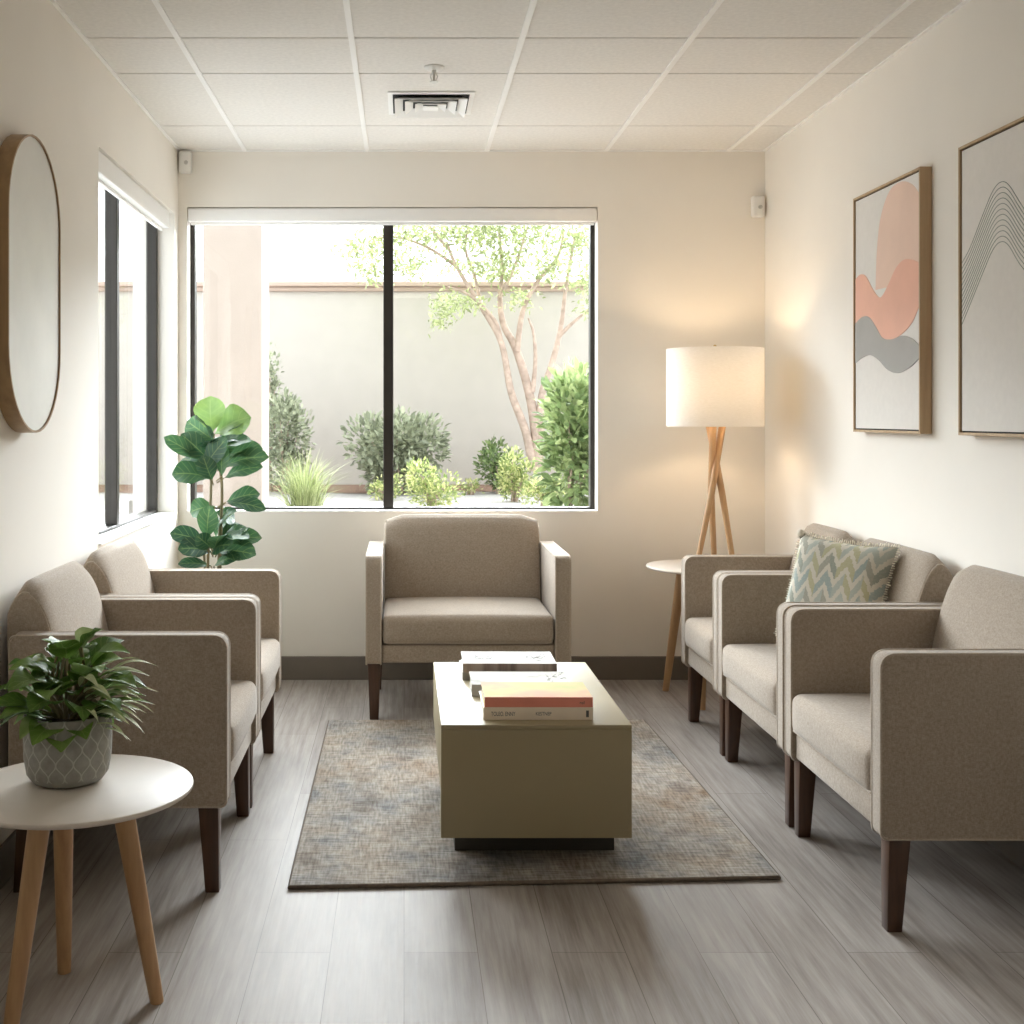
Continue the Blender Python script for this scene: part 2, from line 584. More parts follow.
    def build(self, name, mat, parent=None, smooth=35):
        me = bpy.data.meshes.new(name)
        me.from_pydata([tuple(p) for p in self.v], [], self.f)
        mats = mat if isinstance(mat, (list, tuple)) else [mat]
        for mm in mats:
            me.materials.append(mm)
        uvl = me.uv_layers.new(name='UVMap')
        flat = []
        for u in self.uv:
            for a in u:
                flat += [a[0], a[1]]
        uvl.data.foreach_set('uv', flat)
        at_ = me.attributes.new('tone', 'FLOAT', 'FACE')
        at_.data.foreach_set('value', self.tone)
        me.polygons.foreach_set('material_index', self.mi)
        me.validate()
        if smooth:
            me.polygons.foreach_set('use_smooth', [True] * len(me.polygons))
            me.set_sharp_from_angle(angle=math.radians(smooth))
        me.update()
        o = bpy.data.objects.new(name, me)
        COL.objects.link(o)
        if parent is not None:
            o.parent = parent
        return o


def tag(o, label=None, cat=None, group=None, kind=None):
    if label:
        o['label'] = label
    if cat:
        o['category'] = cat
    if group:
        o['group'] = group
    if kind:
        o['kind'] = kind
    return o


def thing(name, label, cat, loc=(0, 0, 0), rz=0.0, group=None):
    o = bpy.data.objects.new(name, None)
    o.empty_display_size = 0.1
    COL.objects.link(o)
    o.location = loc
    o.rotation_euler = (0, 0, rz)
    return tag(o, label, cat, group)


def struct(o, label=None, cat=None):
    return tag(o, label, cat, kind='structure')


def rounded(pts_r):
    """polygon [(x, y, radius)] -> outline with rounded corners"""
    out = []
    n = len(pts_r)
    for i, (x, y, r) in enumerate(pts_r):
        p = Vector((x, y))
        if r <= 0:
            out.append((x, y))
            continue
        a = Vector(pts_r[(i - 1) % n][:2]) - p
        c = Vector(pts_r[(i + 1) % n][:2]) - p
        a.normalize()
        c.normalize()
        ang = a.angle(c)
        d = min(r / math.tan(ang / 2), 10)
        p0, p1 = p + a * d, p + c * d
        for k in range(7):
            t = k / 6
            q = p0 * (1 - t) ** 2 + p * 2 * t * (1 - t) + p1 * t * t
            out.append((q.x, q.y))
    return out


def catmull(pts, n=8, closed=False):
    P = [Vector(p) for p in pts]
    m = len(P)
    out = []
    for i in range(m if closed else m - 1):
        if closed:
            a, b, c, d = P[(i - 1) % m], P[i], P[(i + 1) % m], P[(i + 2) % m]
        else:
            a, b, c, d = P[max(i - 1, 0)], P[i], P[i + 1], P[min(i + 2, m - 1)]
        for k in range(n):
            t = k / n
            out.append(0.5 * ((2 * b) + (c - a) * t + (2 * a - 5 * b + 4 * c - d) * t * t + (3 * b - a - 3 * c + d) * t ** 3))
    if not closed:
        out.append(P[-1])
    return out


# ================================================================== THE SETTING
# floor
mb = MB()
mb.box((XL - 0.2, YF - 0.2, -0.10), (XR + 0.2, YB + 0.2, 0.0))
struct(mb.build('floor', M['floor'], smooth=0), 'grey brown wood look plank floor of the waiting room', 'floor')

# back wall with its window opening
WX0, WX1, WZ0, WZ1 = -1.066, 0.952, 0.823, 2.322
mb = MB()
y0, y1 = YB, YB + 0.2
mb.box((XL - 0.2, y0, 0), (WX0, y1, 2.75))
mb.box((WX1, y0, 0), (XR + 0.2, y1, 2.75))
mb.box((WX0, y0, 0), (WX1, y1, WZ0))
mb.box((WX0, y0, WZ1), (WX1, y1, 2.75))
struct(mb.build('wall_back', M['wall'], smooth=0), 'cream back wall around the wide courtyard window', 'wall')

# left wall with its window opening
LY0, LY1, LZ0, LZ1 = 4.36, 5.80, 0.823, 2.275
mb = MB()
x0, x1 = XL - 0.2, XL
mb.box((x0, YF, 0), (x1, LY0, 2.75))
mb.box((x0, LY1, 0), (x1, YB, 2.75))
mb.box((x0, LY0, 0), (x1, LY1, LZ0))
mb.box((x0, LY0, LZ1), (x1, LY1, 2.75))
struct(mb.build('wall_left', M['wall'], smooth=0), 'cream left wall carrying the pill shaped mirror', 'wall')
mb = MB()
mb.box((XR, YF, 0), (XR + 0.2, YB, 2.75))
struct(mb.build('wall_right', M['wall'], smooth=0), 'cream right wall carrying the two framed artworks', 'wall')
mb = MB()
mb.box((XL - 0.2, YF - 0.2, 0), (XR + 0.2, YF, 2.75))
struct(mb.build('wall_front', M['wall'], smooth=0), 'cream wall behind the viewer', 'wall')

# ceiling: lay-in tiles between white tees under a grey deck
gx = [XL, -0.781, -0.182, 0.408, 0.993, 1.592, XR]
gy = [YB, 5.40, 4.576, 4.148, 3.73, 3.12, 2.51, 1.90, 1.29, 0.68, 0.07, -0.54, -1.15, -1.76, YF]
mb = MB()
mb.box((XL - 0.2, YF - 0.2, ZC + 0.02), (XR + 0.2, YB + 0.2, 2.75), mi=1)
for i in range(len(gx) - 1):
    for j in range(len(gy) - 1):
        mb.box((gx[i] + 0.002, gy[j + 1] + 0.005, ZC), (gx[i + 1] - 0.002, gy[j] - 0.005, ZC + 0.0195), 0.002, 1)
struct(mb.build('ceiling', [M['ceil_tile'], M['gap']], smooth=0), 'suspended ceiling of off white textured tiles', 'ceiling')
mb = MB()
for x in gx[1:-1]:
    mb.box((x - 0.010, YF, ZC - 0.005), (x + 0.010, YB, ZC + 0.01))
struct(mb.build('trim_1', M['white'], smooth=0), 'white ceiling grid bars running towards the window', 'ceiling grid')
mb = MB()
mb.box((XL, YF, ZC - 0.006), (XL + 0.014, YB, ZC))
mb.box((XR - 0.014, YF, ZC - 0.006), (XR, YB, ZC))
mb.box((XL + 0.014, YB - 0.014, ZC - 0.006), (XR - 0.014, YB, ZC))
struct(mb.build('trim_2', M['white'], smooth=0), 'white angle trim where ceiling meets walls', 'ceiling trim')

# cove baseboards
def baseboard(name, lo, hi, label):
    m = MB()
    m.box(lo, hi, 0.003, 1)
    struct(m.build(name, M['base'], smooth=0), label, 'baseboard')


baseboard('baseboard_back', (XL, YB - 0.012, 0), (XR, YB, 0.115), 'brown grey baseboard along the window wall')
baseboard('baseboard_left', (XL, YF, 0), (XL + 0.012, YB - 0.012, 0.115), 'brown grey baseboard along the left wall')
baseboard('baseboard_right', (XR - 0.012, YF, 0), (XR, YB - 0.012, 0.115), 'brown grey baseboard along the right wall')

# back window
w1 = struct(thing('window_1', 'wide two pane courtyard window with dark bronze frame', 'window', (0, YB + 0.12, WZ0)))
fy0, fy1 = -0.03, 0.03
H = WZ1 - WZ0
mb = MB()
for lo, hi in (((WX0, fy0, 0), (WX0 + 0.022, fy1, H)), ((WX1 - 0.022, fy0, 0), (WX1, fy1, H)),
               ((WX0 + 0.022, fy0, 0), (WX1 - 0.022, fy1, 0.016)), ((WX0 + 0.022, fy0, H - 0.02), (WX1 - 0.022, fy1, H))):
    mb.box(lo, hi, 0.002, 1)
mb.build('window_frame', M['bronze'], w1, smooth=0)
mx_ = -0.078
mb = MB()
mb.box((mx_ - 0.025, fy0 - 0.012, 0.016), (mx_ + 0.025, fy1, H - 0.02), 0.003, 1)
mb.build('mullion', M['bronze'], w1, smooth=0)
for a, b_ in ((WX0 + 0.022, mx_ - 0.025), (mx_ + 0.025, WX1 - 0.022)):
    mb = MB()
    mb.box((a, -0.004, 0.016), (b_, 0.004, H - 0.02))
    mb.build('glass_pane', M['glass'], w1, smooth=0)
mb = MB()
mb.box((WX0, -0.118, 0.0), (WX1, -0.032, 0.006))
mb.build('window_sill', M['white'], w1, smooth=0)

# left window
w2 = struct(thing('window_2', 'narrow side window with dark frame seen at a slant', 'window', (XL - 0.1, 0, LZ0)))
H2 = LZ1 - LZ0
mb = MB()
for lo, hi in (((-0.03, LY0, 0), (0.02, LY0 + 0.03, H2)), ((-0.03, LY1 - 0.03, 0), (0.02, LY1, H2)),
               ((-0.03, LY0 + 0.03, 0), (0.02, LY1 - 0.03, 0.02)), ((-0.03, LY0 + 0.03, H2 - 0.02), (0.02, LY1 - 0.03, H2))):
    mb.box(lo, hi, 0.002, 1)
mb.build('window_frame', M['bronze'], w2, smooth=0)
lm = 4.99
mb = MB()
mb.box((-0.03, lm - 0.022, 0.02), (0.022, lm + 0.022, H2 - 0.02), 0.003, 1)
mb.build('mullion', M['bronze'], w2, smooth=0)
for a, b_ in ((LY0 + 0.03, lm - 0.022), (lm + 0.022, LY1 - 0.03)):
    mb = MB()
    mb.box((-0.010, a, 0.02), (-0.002, b_, H2 - 0.02))
    mb.build('glass_pane', M['glass'], w2, smooth=0)
mb = MB()
mb.box((0.021, LY0, 0.0), (0.112, LY1, 0.008), 0.002, 1)
mb.build('window_sill', M['white'], w2, smooth=0)

# roller blind cassettes
b1 = thing('roller_blind', 'slim white roller blind box across the top of the wide window', 'blind', ((WX0 + WX1) / 2, YB + 0.03, WZ1))
hw = (WX1 - WX0) / 2
mb = MB()
mb.box((-hw + 0.004, -0.035, -0.070), (hw - 0.004, 0.045, -0.006), 0.006, 2)
mb.build('cassette', M['white'], b1)
mb = MB()
mb.box((-hw + 0.012, 0.0, -0.083), (hw - 0.012, 0.012, -0.0705), 0.003, 2)
mb.build('bottom_bar', M['white'], b1)
b2 = thing('roller_blind', 'white roller blind box above the slanting side window', 'blind', (XL - 0.04, (LY0 + LY1) / 2, LZ1))
hw = (LY1 - LY0) / 2
mb = MB()
mb.box((-0.035, -hw + 0.004, -0.085), (0.03, hw - 0.07, -0.004), 0.006, 2)
mb.build('cassette', M['white'], b2)
mb = MB()
mb.box((-0.012, -hw + 0.012, -0.098), (0.0, hw - 0.08, -0.0855), 0.003, 2)
mb.build('bottom_bar', M['white'], b2)

# air diffuser
dv = thing('air_vent', 'square white air diffuser set in the ceiling near the window', 'vent', (0.11, 5.0, ZC))
s_ = 0.176


def ring(m, so, si, zo, zi, th=0.003):
    V = []
    for (s, z) in ((so, zo), (si, zi), (si, zi + th), (so, zo + th)):
        V += [(-s, -s, z), (s, -s, z), (s, s, z), (-s, s, z)]
    Fc = []
    for a in range(4):
        b_ = (a + 1) % 4
        for k in range(4):
            l = (k + 1) % 4
            Fc.append([a * 4 + k, a * 4 + l, b_ * 4 + l, b_ * 4 + k])
    m.add(V, Fc)


mb = MB()
ring(mb, s_, s_ - 0.020, -0.006, -0.008, 0.005)
mb.build('vent_frame', M['white'], dv, smooth=0)
for k in range(3):
    mb = MB()
    ring(mb, s_ - 0.028 - 0.042 * k, s_ - 0.062 - 0.042 * k, -0.026, -0.008, 0.003)
    mb.build('louver', M['white'], dv, smooth=0)
mb = MB()
mb.box((-0.032, -0.032, -0.027), (0.032, 0.032, -0.023))
mb.build('centre_plate', M['white'], dv, smooth=0)
mb = MB()
mb.box((-s_ + 0.02, -s_ + 0.02, -0.006), (s_ - 0.02, s_ - 0.02, -0.0005))
mb.build('duct_shade_plate', M['dark'], dv, smooth=0)  # dark plate painted as the shade inside the duct

# sprinkler
sp = thing('fire_sprinkler', 'small pendent fire sprinkler on the ceiling in front of the vent', 'sprinkler', (0.112, 4.49, ZC))
mb = MB()
mb.lathe([(0.038, 0.0), (0.038, -0.004), (0.030, -0.010), (0.012, -0.014)], seg=24, capb=False, capt=True)
mb.build('escutcheon', M['plastic'], sp)
mb = MB()
mb.lathe([(0.009, -0.012), (0.009, -0.026), (0.006, -0.030), (0.004, -0.055)], seg=12, capb=False, capt=True)
for sx in (-1, 1):
    mb.tube([(sx * 0.008, 0, -0.024), (sx * 0.014, 0, -0.036), (sx * 0.006, 0, -0.053)], 0.002, 6)
mb.build('frame_arms', M['chrome'], sp)
mb = MB()
mb.lathe([(0.016, -0.058), (0.017, -0.056), (0.006, -0.053)], seg=16, capb=True, capt=True)
mb.build('deflector', M['chrome'], sp)


# motion sensors
def sensor(loc, w, h, label):
    t = thing('motion_sensor', label, 'sensor', loc, group='white wall sensors')
    m = MB()
    m.box((-w / 2, -0.045, -h / 2), (w / 2, 0.0, h / 2), 0.012, 3)
    m.build('housing', M['plastic'], t)
    m = MB()
    m.lathe([(0.0105, 0), (0.010, 0.004), (0.006, 0.007), (0.001, 0.008)], seg=16, capb=False)
    o = m.build('lens', M['chrome'], t)
    o.rotation_euler = (PI / 2, 0, 0)
    o.location = (0.006, -0.044, -0.005)


sensor((XL + 0.040, YB, 2.537), 0.062, 0.108, 'white motion sensor high in the left corner under the ceiling')
sensor((XR - 0.042, YB, 2.320), 0.062, 0.104, 'white motion sensor on the back wall above the lamp')

# ================================================================== WALL DECOR
# pill mirror on the left wall
mc_y, mc_z, mw, mh = 3.462, 1.672, 0.49, 0.855
mi_ = thing('wall_mirror', 'pill shaped hazy mirror with thin wooden rim on left wall', 'mirror', (XL, mc_y, mc_z))


def pill(w, h, n=20):
    r = w / 2
    pts = []
    for k in range(n + 1):
        a = PI * k / n
        pts.append((r * math.cos(a), h / 2 - r + r * math.sin(a)))
    for k in range(n + 1):
        a = PI + PI * k / n
        pts.append((r * math.cos(a), -h / 2 + r + r * math.sin(a)))
    return pts


po, pi_ = pill(mw, mh), pill(mw - 0.012, mh - 0.012)
V, Fc = [], []
n = len(po)
for (o_, d) in ((po, 0.002), (po, 0.05), (pi_, 0.05), (pi_, 0.002)):
    V += [(d, y, z) for y, z in o_]
for a in range(4):
    b_ = (a + 1) % 4
    for k in range(n):
        l = (k + 1) % n
        Fc.append([a * n + k, a * n + l, b_ * n + l, b_ * n + k])
mb = MB()
mb.add(V, Fc)
mb.build('rim', M['mirror_rim'], mi_, smooth=40)
mb = MB()
pp = pill(mw - 0.0125, mh - 0.0125)
mb.prism(pp, lambda a, b, c: (0.002 + c, a, b), 0.043)
mb.build('mirror_glass', M['mirror'], mi_, smooth=30)

# framed artworks on the right wall
FX = 0.042     # depth of the frames


def art(y0, y1, z0, z1, label):
    t = thing('framed_art', label, 'wall art', (XR, (y0 + y1) / 2, z0), group='framed art on the right wall')
    w, h = y1 - y0, z1 - z0
    m = MB()
    f = 0.009
    for lo, hi in (((-FX, -w / 2, 0), (-0.001, -w / 2 + f, h)), ((-FX, w / 2 - f, 0), (-0.001, w / 2, h)),
                   ((-FX, -w / 2 + f, 0), (-0.001, w / 2 - f, f)), ((-FX, -w / 2 + f, h - f), (-0.001, w / 2 - f, h))):
        m.box(lo, hi, 0.001, 1)
    m.build('picture_frame', M['oak_h'], t, smooth=0)
    m = MB()
    m.box((-FX + 0.011, -w / 2 + f + 0.0005, f + 0.0005), (-0.002, w / 2 - f - 0.0005, h - f - 0.0005), mi=1)
    e = f + 0.005
    m.box((-FX + 0.006, -w / 2 + e, e), (-FX + 0.0108, w / 2 - e, h - e), mi=0)
    m.build('canvas', [M['canvas'], M['dark']], t, smooth=0)
    return t, w - 2 * e, h - 2 * e, e


def shape(t, w, e, pts, mat, name, lift):
    """pts in picture coordinates: u 0..1 from far (left in view) to near, v 0..1 from the bottom"""
    ht = t['_h']
    x = -FX + 0.006
    P = [(w / 2 - u * w, e + (v + 0.022) * ht) for u, v in pts]
    m = MB()
    m.prism(P, lambda a, b, c: (x - lift + c, a, b), lift)
    m.build(name, mat, t, smooth=0)


ay0, ay1, az0, az1 = 4.032, 4.632, 1.233, 2.132
t, w, h, e = art(ay0, ay1, az0, az1, 'framed abstract of peach, coral and grey shapes in oak frame')
t['_h'] = h
arch = catmull([(0.34, 0.565), (0.36, 0.72), (0.42, 0.86), (0.56, 0.955), (0.74, 0.972), (0.90, 0.94), (1.0, 0.89)], 6)
shape(t, w, e, [(p.x, p.y) for p in arch] + [(1.0, 0.56)], M['peach'], 'peach_arch', 0.0010)
cor = catmull([(0.0, 0.635), (0.08, 0.650), (0.18, 0.635), (0.30, 0.57), (0.42, 0.528), (0.54, 0.57), (0.66, 0.63), (0.78, 0.655), (0.90, 0.645), (1.0, 0.625)], 5)
cor2 = catmull([(1.0, 0.46), (0.90, 0.40), (0.75, 0.36), (0.55, 0.34), (0.38, 0.36), (0.2, 0.42), (0.0, 0.43)], 5)
shape(t, w, e, [(p.x, p.y) for p in cor] + [(p.x, p.y) for p in cor2], M['coral'], 'coral_wave', 0.0018)
gr = catmull([(0.0, 0.44), (0.12, 0.462), (0.24, 0.455), (0.36, 0.405), (0.46, 0.357), (0.60, 0.345), (0.76, 0.353), (0.90, 0.335), (1.0, 0.305)], 5)
gr2 = catmull([(1.0, 0.255), (0.88, 0.225), (0.70, 0.205), (0.54, 0.222), (0.40, 0.265), (0.26, 0.292), (0.12, 0.285), (0.0, 0.265)], 5)
shape(t, w, e, [(p.x, p.y) for p in gr] + [(p.x, p.y) for p in gr2], M['wavegrey'], 'grey_wave', 0.0026)
del t['_h']

t2, w2_, h2, e2 = art(3.150, 3.754, az0, az1, 'framed line drawing of grey green rolling wave lines at right edge')
for k in range(12):
    q = k / 11
    pk = 0.835 - 0.20 * q
    pts = [(0.0, 0.60 - 0.22 * q), (0.10, 0.65 - 0.20 * q), (0.24, pk - 0.085 - 0.0 * q), (0.34, pk - 0.02), (0.42, pk), (0.50, pk - 0.018),
           (0.62, pk - 0.095), (0.80, pk - 0.21 + 0.03 * q), (1.0, 0.53 - 0.20 * q)]
    c = catmull([(w2_ / 2 - u * w2_, e2 + v * h2, 0) for u, v in pts], 6)
    m = MB()
    m.tube([(-FX + 0.0058, p.x, p.y) for p in c], 0.0011, 5)
    m.build('wave_line', M['greenink'], t2, smooth=60)


# ================================================================== SEATING
def make_chair(label, w, D, loc, rz, arm=0.062, top=0.845):
    """front faces local -y; origin on the floor under the middle of the front edge"""
    t = thing('armchair', label, 'armchair', loc, rz, 'taupe waiting room armchairs')
    zb, za = 0.240, 0.700
    outl = rounded([(0, zb, 0.02), (D - 0.03, zb, 0.02), (D - 0.03, za, 0.02), (0, za, 0.038)])
    for s in (-1, 1):
        xi = s * (w / 2 - arm)
        m = MB()
        m.prism(outl, lambda a, b, c: Vector((s * (w / 2) - s * c, a, b)), arm, 0.009, 3)
        a_ = m.build('arm', M['fabric'], t, smooth=50)
        for c in (0.0035, arm - 0.0035):
            m = MB()
            x = s * (w / 2) - s * c
            m.tube([(x, p[0] + (0.0015 if p[0] < 0.1 else 0), p[1] - 0.0015) for p in outl], 0.0042, 6, closed=True)
            m.build('piping', M['piping'], a_, smooth=60)
    wi = w - 2 * arm
    # front rail and seat deck
    m = MB()
    m.box((-wi / 2 + 0.001, 0.012, zb + 0.005), (wi / 2 - 0.001, D - 0.06, 0.322), 0.008, 3)
    m.build('seat_rail', M['fabric'], t)
    # seat cushion
    ch = 0.068

    def crown(p, q):
        k = max(0, 1 - abs(q.x) ** 3) * max(0, 1 - abs(q.y) ** 3)
        p = p.copy()
        if q.z > 0:
            p.z += 0.016 * k * q.z
        fr = max(0, 1 - abs(q.x) ** 4) * max(0, 1 - abs(q.z) ** 2)
        if q.y < -0.6:
            p.y -= 0.010 * fr
        return p
    m = MB()
    dep = D - 0.10
    m.softbox((wi / 2 - 0.003, dep / 2, 0.062), 0.026, 8, crown, Matrix.Translation((0, dep / 2 - 0.004, 0.3235 + 0.062)))
    cu = m.build('seat_cushion', M['fabric'], t, smooth=60)
    m = MB()
    hx, y0_, y1_ = wi / 2 - 0.010, 0.006, dep - 0.02
    zz = 0.4385
    m.tube([(-hx, y0_ - 0.003, 0.333), (hx, y0_ - 0.003, 0.333)], 0.003, 6)
    m.build('piping', M['piping'], cu, smooth=60)
    # backrest: leaning, rounded over the top
    zt = top
    kd = 0.84
    prof = catmull([(D - 0.205 * kd, 0.400), (D - 0.190 * kd, 0.52), (D - 0.158 * kd, 0.66), (D - 0.122 * kd, 0.76), (D - 0.092 * kd, zt - 0.022), (D - 0.062 * kd, zt),
                    (D - 0.030, zt - 0.012), (D - 0.008, zt - 0.06), (D, 0.72), (D - 0.004, 0.56), (D - 0.01, 0.400)], 4)
    pr = [(p.x, p.y) for p in prof]
    b = bmesh.new()
    wb = wi - 0.008
    nx = 14
    xs = []
    for k in range(nx + 1):
        u = -1 + 2 * k / nx
        xs.append(u)
    rows = []
    cx = sum(p[0] for p in pr) / len(pr)
    cz = sum(p[1] for p in pr) / len(pr)
    ends = [(-1.0, 0.013), (-0.9950, 0.0065), (-0.984, 0.002), (-0.965, 0.0)]
    xsr = [(u, d) for u, d in ends] + [(-0.965 + 1.93 * k / 10, 0.0) for k in range(1, 10)] + [(-u, d) for u, d in reversed(ends)]
    for u, ins in xsr:
        row = []
        puff = 0.012 * (1 - abs(u) ** 3)
        for i, (py, pz) in enumerate(pr):
            nrm = Vector((pr[(i + 1) % len(pr)][1] - pr[i - 1][1], -(pr[(i + 1) % len(pr)][0] - pr[i - 1][0])))
            if i in (0, len(pr) - 1):
                nrm = Vector((py - cx, 0))
            nrm = -nrm.normalized() if nrm.length > 0 else Vector((0, 0))
            if nrm.dot(Vector((py - cx, pz - cz))) < 0:
                nrm = -nrm
            front = 1.0 if py < cx else 0.3
            # the upper corners are rounded off
            cor_ = 0.0
            if abs(u) > 0.80 and pz > zt - 0.09:
                cor_ = 0.030 * ((abs(u) - 0.80) / 0.20) ** 2 * (pz - (zt - 0.09)) / 0.09
            row.append(b.verts.new((u * wb / 2, py + nrm.x * (puff * front - ins * (1 if py < D - 0.03 else 0.2)), pz + nrm.y * (puff * front - ins) * (1 if pz > 0.5 else 0) - cor_)))
        rows.append(row)
    L = len(pr)
    for i in range(len(rows) - 1):
        for j in range(L - 1):
            b.faces.new([rows[i][j], rows[i + 1][j], rows[i + 1][j + 1], rows[i][j + 1]])
        b.faces.new([rows[i][L - 1], rows[i + 1][L - 1], rows[i + 1][0], rows[i][0]])
    for rw, q in ((rows[0], 1), (rows[-1], -1)):
        mid = sum((v.co for v in rw), Vector()) / len(rw)
        cvx = b.verts.new(mid)
        for i in range(L):
            b.faces.new([rw[i], rw[(i + 1) % L], cvx][::q])
    bmesh.ops.recalc_face_normals(b, faces=b.faces)
    m = MB()
    m.bm(b)
    bk = m.build('backrest', M['fabric'], t, smooth=60)
    for s in (-1, 1):
        m = MB()
        pth = []
        for i, (py, pz) in enumerate(pr[:29]):
            if pz < 0.45:
                continue
            dz = 0.030 * ((0.975 - 0.80) / 0.20) ** 2 * max(0, pz - (zt - 0.09)) / 0.09
            pth.append((s * 0.981 * wb / 2, py + (0.004 if py < D - 0.06 else -0.002), pz - dz - 0.004))
        m.tube(pth, 0.0038, 6)
        m.build('piping', M['piping'], bk, smooth=60)
    # back panel
    m = MB()
    m.box((-wi / 2 + 0.001, D - 0.058, zb + 0.005), (wi / 2 - 0.001, D - 0.032, 0.398), 0.006, 2)
    m.build('back_panel', M['fabric'], t)
    # legs
    for sx in (-1, 1):
        for (yy, ty) in ((0.052, -0.010), (D - 0.075, 0.022)):
            m = MB()
            x = sx * (w / 2 - 0.036)
            V = []
            for (z, hh, oy) in ((0.0, 0.019, ty), (0.2405, 0.0275, 0)):
                V += [(x - hh, yy - hh + oy, z), (x + hh, yy - hh + oy, z), (x + hh, yy + hh + oy, z), (x - hh, yy + hh + oy, z)]
            b = bmesh.new()
            vs = [b.verts.new(p) for p in V]
            for fc in ((3, 2, 1, 0), (4, 5, 6, 7), (0, 1, 5, 4), (1, 2, 6, 5), (2, 3, 7, 6), (3, 0, 4, 7)):
                b.faces.new([vs[i] for i in fc])
            bmesh.ops.bevel(b, geom=list(b.edges), offset=0.003, segments=2, profile=0.5, affect='EDGES')
            m.bm(b)
            m.build('leg', M['walnut'], t)
    return t


FXL, FXR = -0.478, 1.186
DL, DR = FXL - XL - 0.016, XR - FXR - 0.016


def side_chair(y0, y1, right, label):
    w = y1 - y0
    if right:
        return make_chair(label, w, DR, (FXR, (y0 + y1) / 2, 0), -PI / 2)
    return make_chair(label, w, DL, (FXL, (y0 + y1) / 2, 0), PI / 2, top=0.832)


make_chair('wide taupe armchair facing the viewer under the big window', 0.872, 0.66, (0.273, 5.085, 0), 0, 0.068, 0.825)
side_chair(3.235, 3.925, False, 'taupe armchair on the left behind the potted plant table')
side_chair(3.935, 4.655, False, 'taupe armchair on the left nearest the tall fig plant')
side_chair(2.985, 3.735, True, 'taupe armchair at far right nearest the viewer')
side_chair(3.755, 4.535, True, 'taupe armchair on the right holding the patterned cushion')
side_chair(4.545, 5.125, True, 'taupe armchair on the right beside the lamp table')

# cushion on the right-hand middle armchair
cush = thing('throw_cushion', 'square cushion with pale green and blue zigzag pattern on armchair', 'cushion', (1.45, 4.12, 0.50))
U = Vector((0.225, -0.245, -0.02)).normalized()
Vv = Vector((0.125, 0.055, 0.35)).normalized()
N = U.cross(Vv).normalized()
Vv = N.cross(U).normalized()
if N.x > 0:
    N = -N
CC = Vector((1.485, 4.125, 0.690)) - cush.location
hs = 0.178
mb = MB()
n = 18
for side in (1, -1):
    V, UVs, Fc = [], [], []
    for i in range(n + 1):
        for j in range(n + 1):
            a, b_ = -1 + 2 * i / n, -1 + 2 * j / n
            pin = 1 - 0.07 * (1 - abs(b_) ** 2) * abs(a) ** 3
            pin2 = 1 - 0.07 * (1 - abs(a) ** 2) * abs(b_) ** 3
            th = 0.062 * (max(0, (1 - a ** 4) * (1 - b_ ** 4))) ** 0.5
            V.append(CC + U * (a * hs * pin) + Vv * (b_ * hs * 1.04 * pin2) + N * (side * th))
            UVs.append(((a + 1) / 2, (b_ + 1) / 2))
    for i in range(n):
        for j in range(n):
            q = [i * (n + 1) + j, (i + 1) * (n + 1) + j, (i + 1) * (n + 1) + j + 1, i * (n + 1) + j + 1]
            Fc.append(q)
    mb.add(V, Fc, UVs)
cv = mb.build('cushion_cover', M['pillow'], cush, smooth=80)
bm_ = bmesh.new()
bm_.from_mesh(cv.data)
bmesh.ops.remove_doubles(bm_, verts=bm_.verts, dist=1e-5)
bmesh.ops.recalc_face_normals(bm_, faces=bm_.faces)
bm_.to_mesh(cv.data)
bm_.free()
mb = MB()
rnd = random.Random(3)
for e_ in range(4):
    for k in range(46):
        s = -1 + 2 * k / 45
        base = {0: (s, 1), 1: (s, -1), 2: (1, s), 3: (-1, s)}[e_]
        pinv = 1 - 0.07 * (1 - abs(s) ** 2)
        a, b_ = base
        if e_ < 2:
            b_ *= pinv
        else:
            a *= pinv
        p = CC + U * (a * hs) + Vv * (b_ * hs * 1.04)
        out = (U * a * (e_ >= 2) + Vv * b_ * (e_ < 2)).normalized()
        tip = p + out * rnd.uniform(0.008, 0.015) + N * rnd.uniform(-0.006, 0.006)
        mb.tube([p, tip], [0.0026, 0.0018], 5)
mb.build('fringe', M['fringe'], cush, smooth=60)

mb = MB()
pt = CC - U * hs * 1.0 + Vv * hs * 1.04
mb.lathe([(0.001, 0.014), (0.010, 0.010), (0.014, 0.0), (0.012, -0.010), (0.001, -0.015)], c=tuple(pt), seg=12, capb=False)
mb.build('tassel', M['fringe'], cush, smooth=60)

# ================================================================== COFFEE TABLE
TX0, TX1, TY0, TY1, TZ = 0.1045, 0.644, 3.39, 4.26, 0.42
ct = thing('coffee_table', 'low olive grey box coffee table standing on the rug', 'coffee table', ((TX0 + TX1) / 2, (TY0 + TY1) / 2, 0.0))
hx, hy = (TX1 - TX0) / 2, (TY1 - TY0) / 2
mb = MB()
mb.box((-hx, -hy, TZ - 0.014), (hx, hy, TZ), 0.002, 2)
mb.build('tabletop', M['laminate'], ct)
mb = MB()
mb.box((-hx, -hy, 0.10), (hx, -hy + 0.05, TZ - 0.0142), 0.002, 2)
mb.build('end_panel', M['laminate'], ct)
mb = MB()
mb.box((-hx, -hy + 0.0502, 0.225), (hx, hy, TZ - 0.0142), 0.002, 2)
mb.build('upper_box', M['laminate'], ct)
mb = MB()
mb.box((-hx + 0.012, -hy + 0.0502, 0.10), (hx - 0.012, hy - 0.012, 0.2248), 0.002, 2)
mb.build('lower_box', M['laminate'], ct)
mb = MB()
mb.box((-hx + 0.045, -hy + 0.145, 0.0135), (hx - 0.025, hy - 0.085, 0.0998))
mb.build('plinth', M['plinth'], ct, smooth=0)

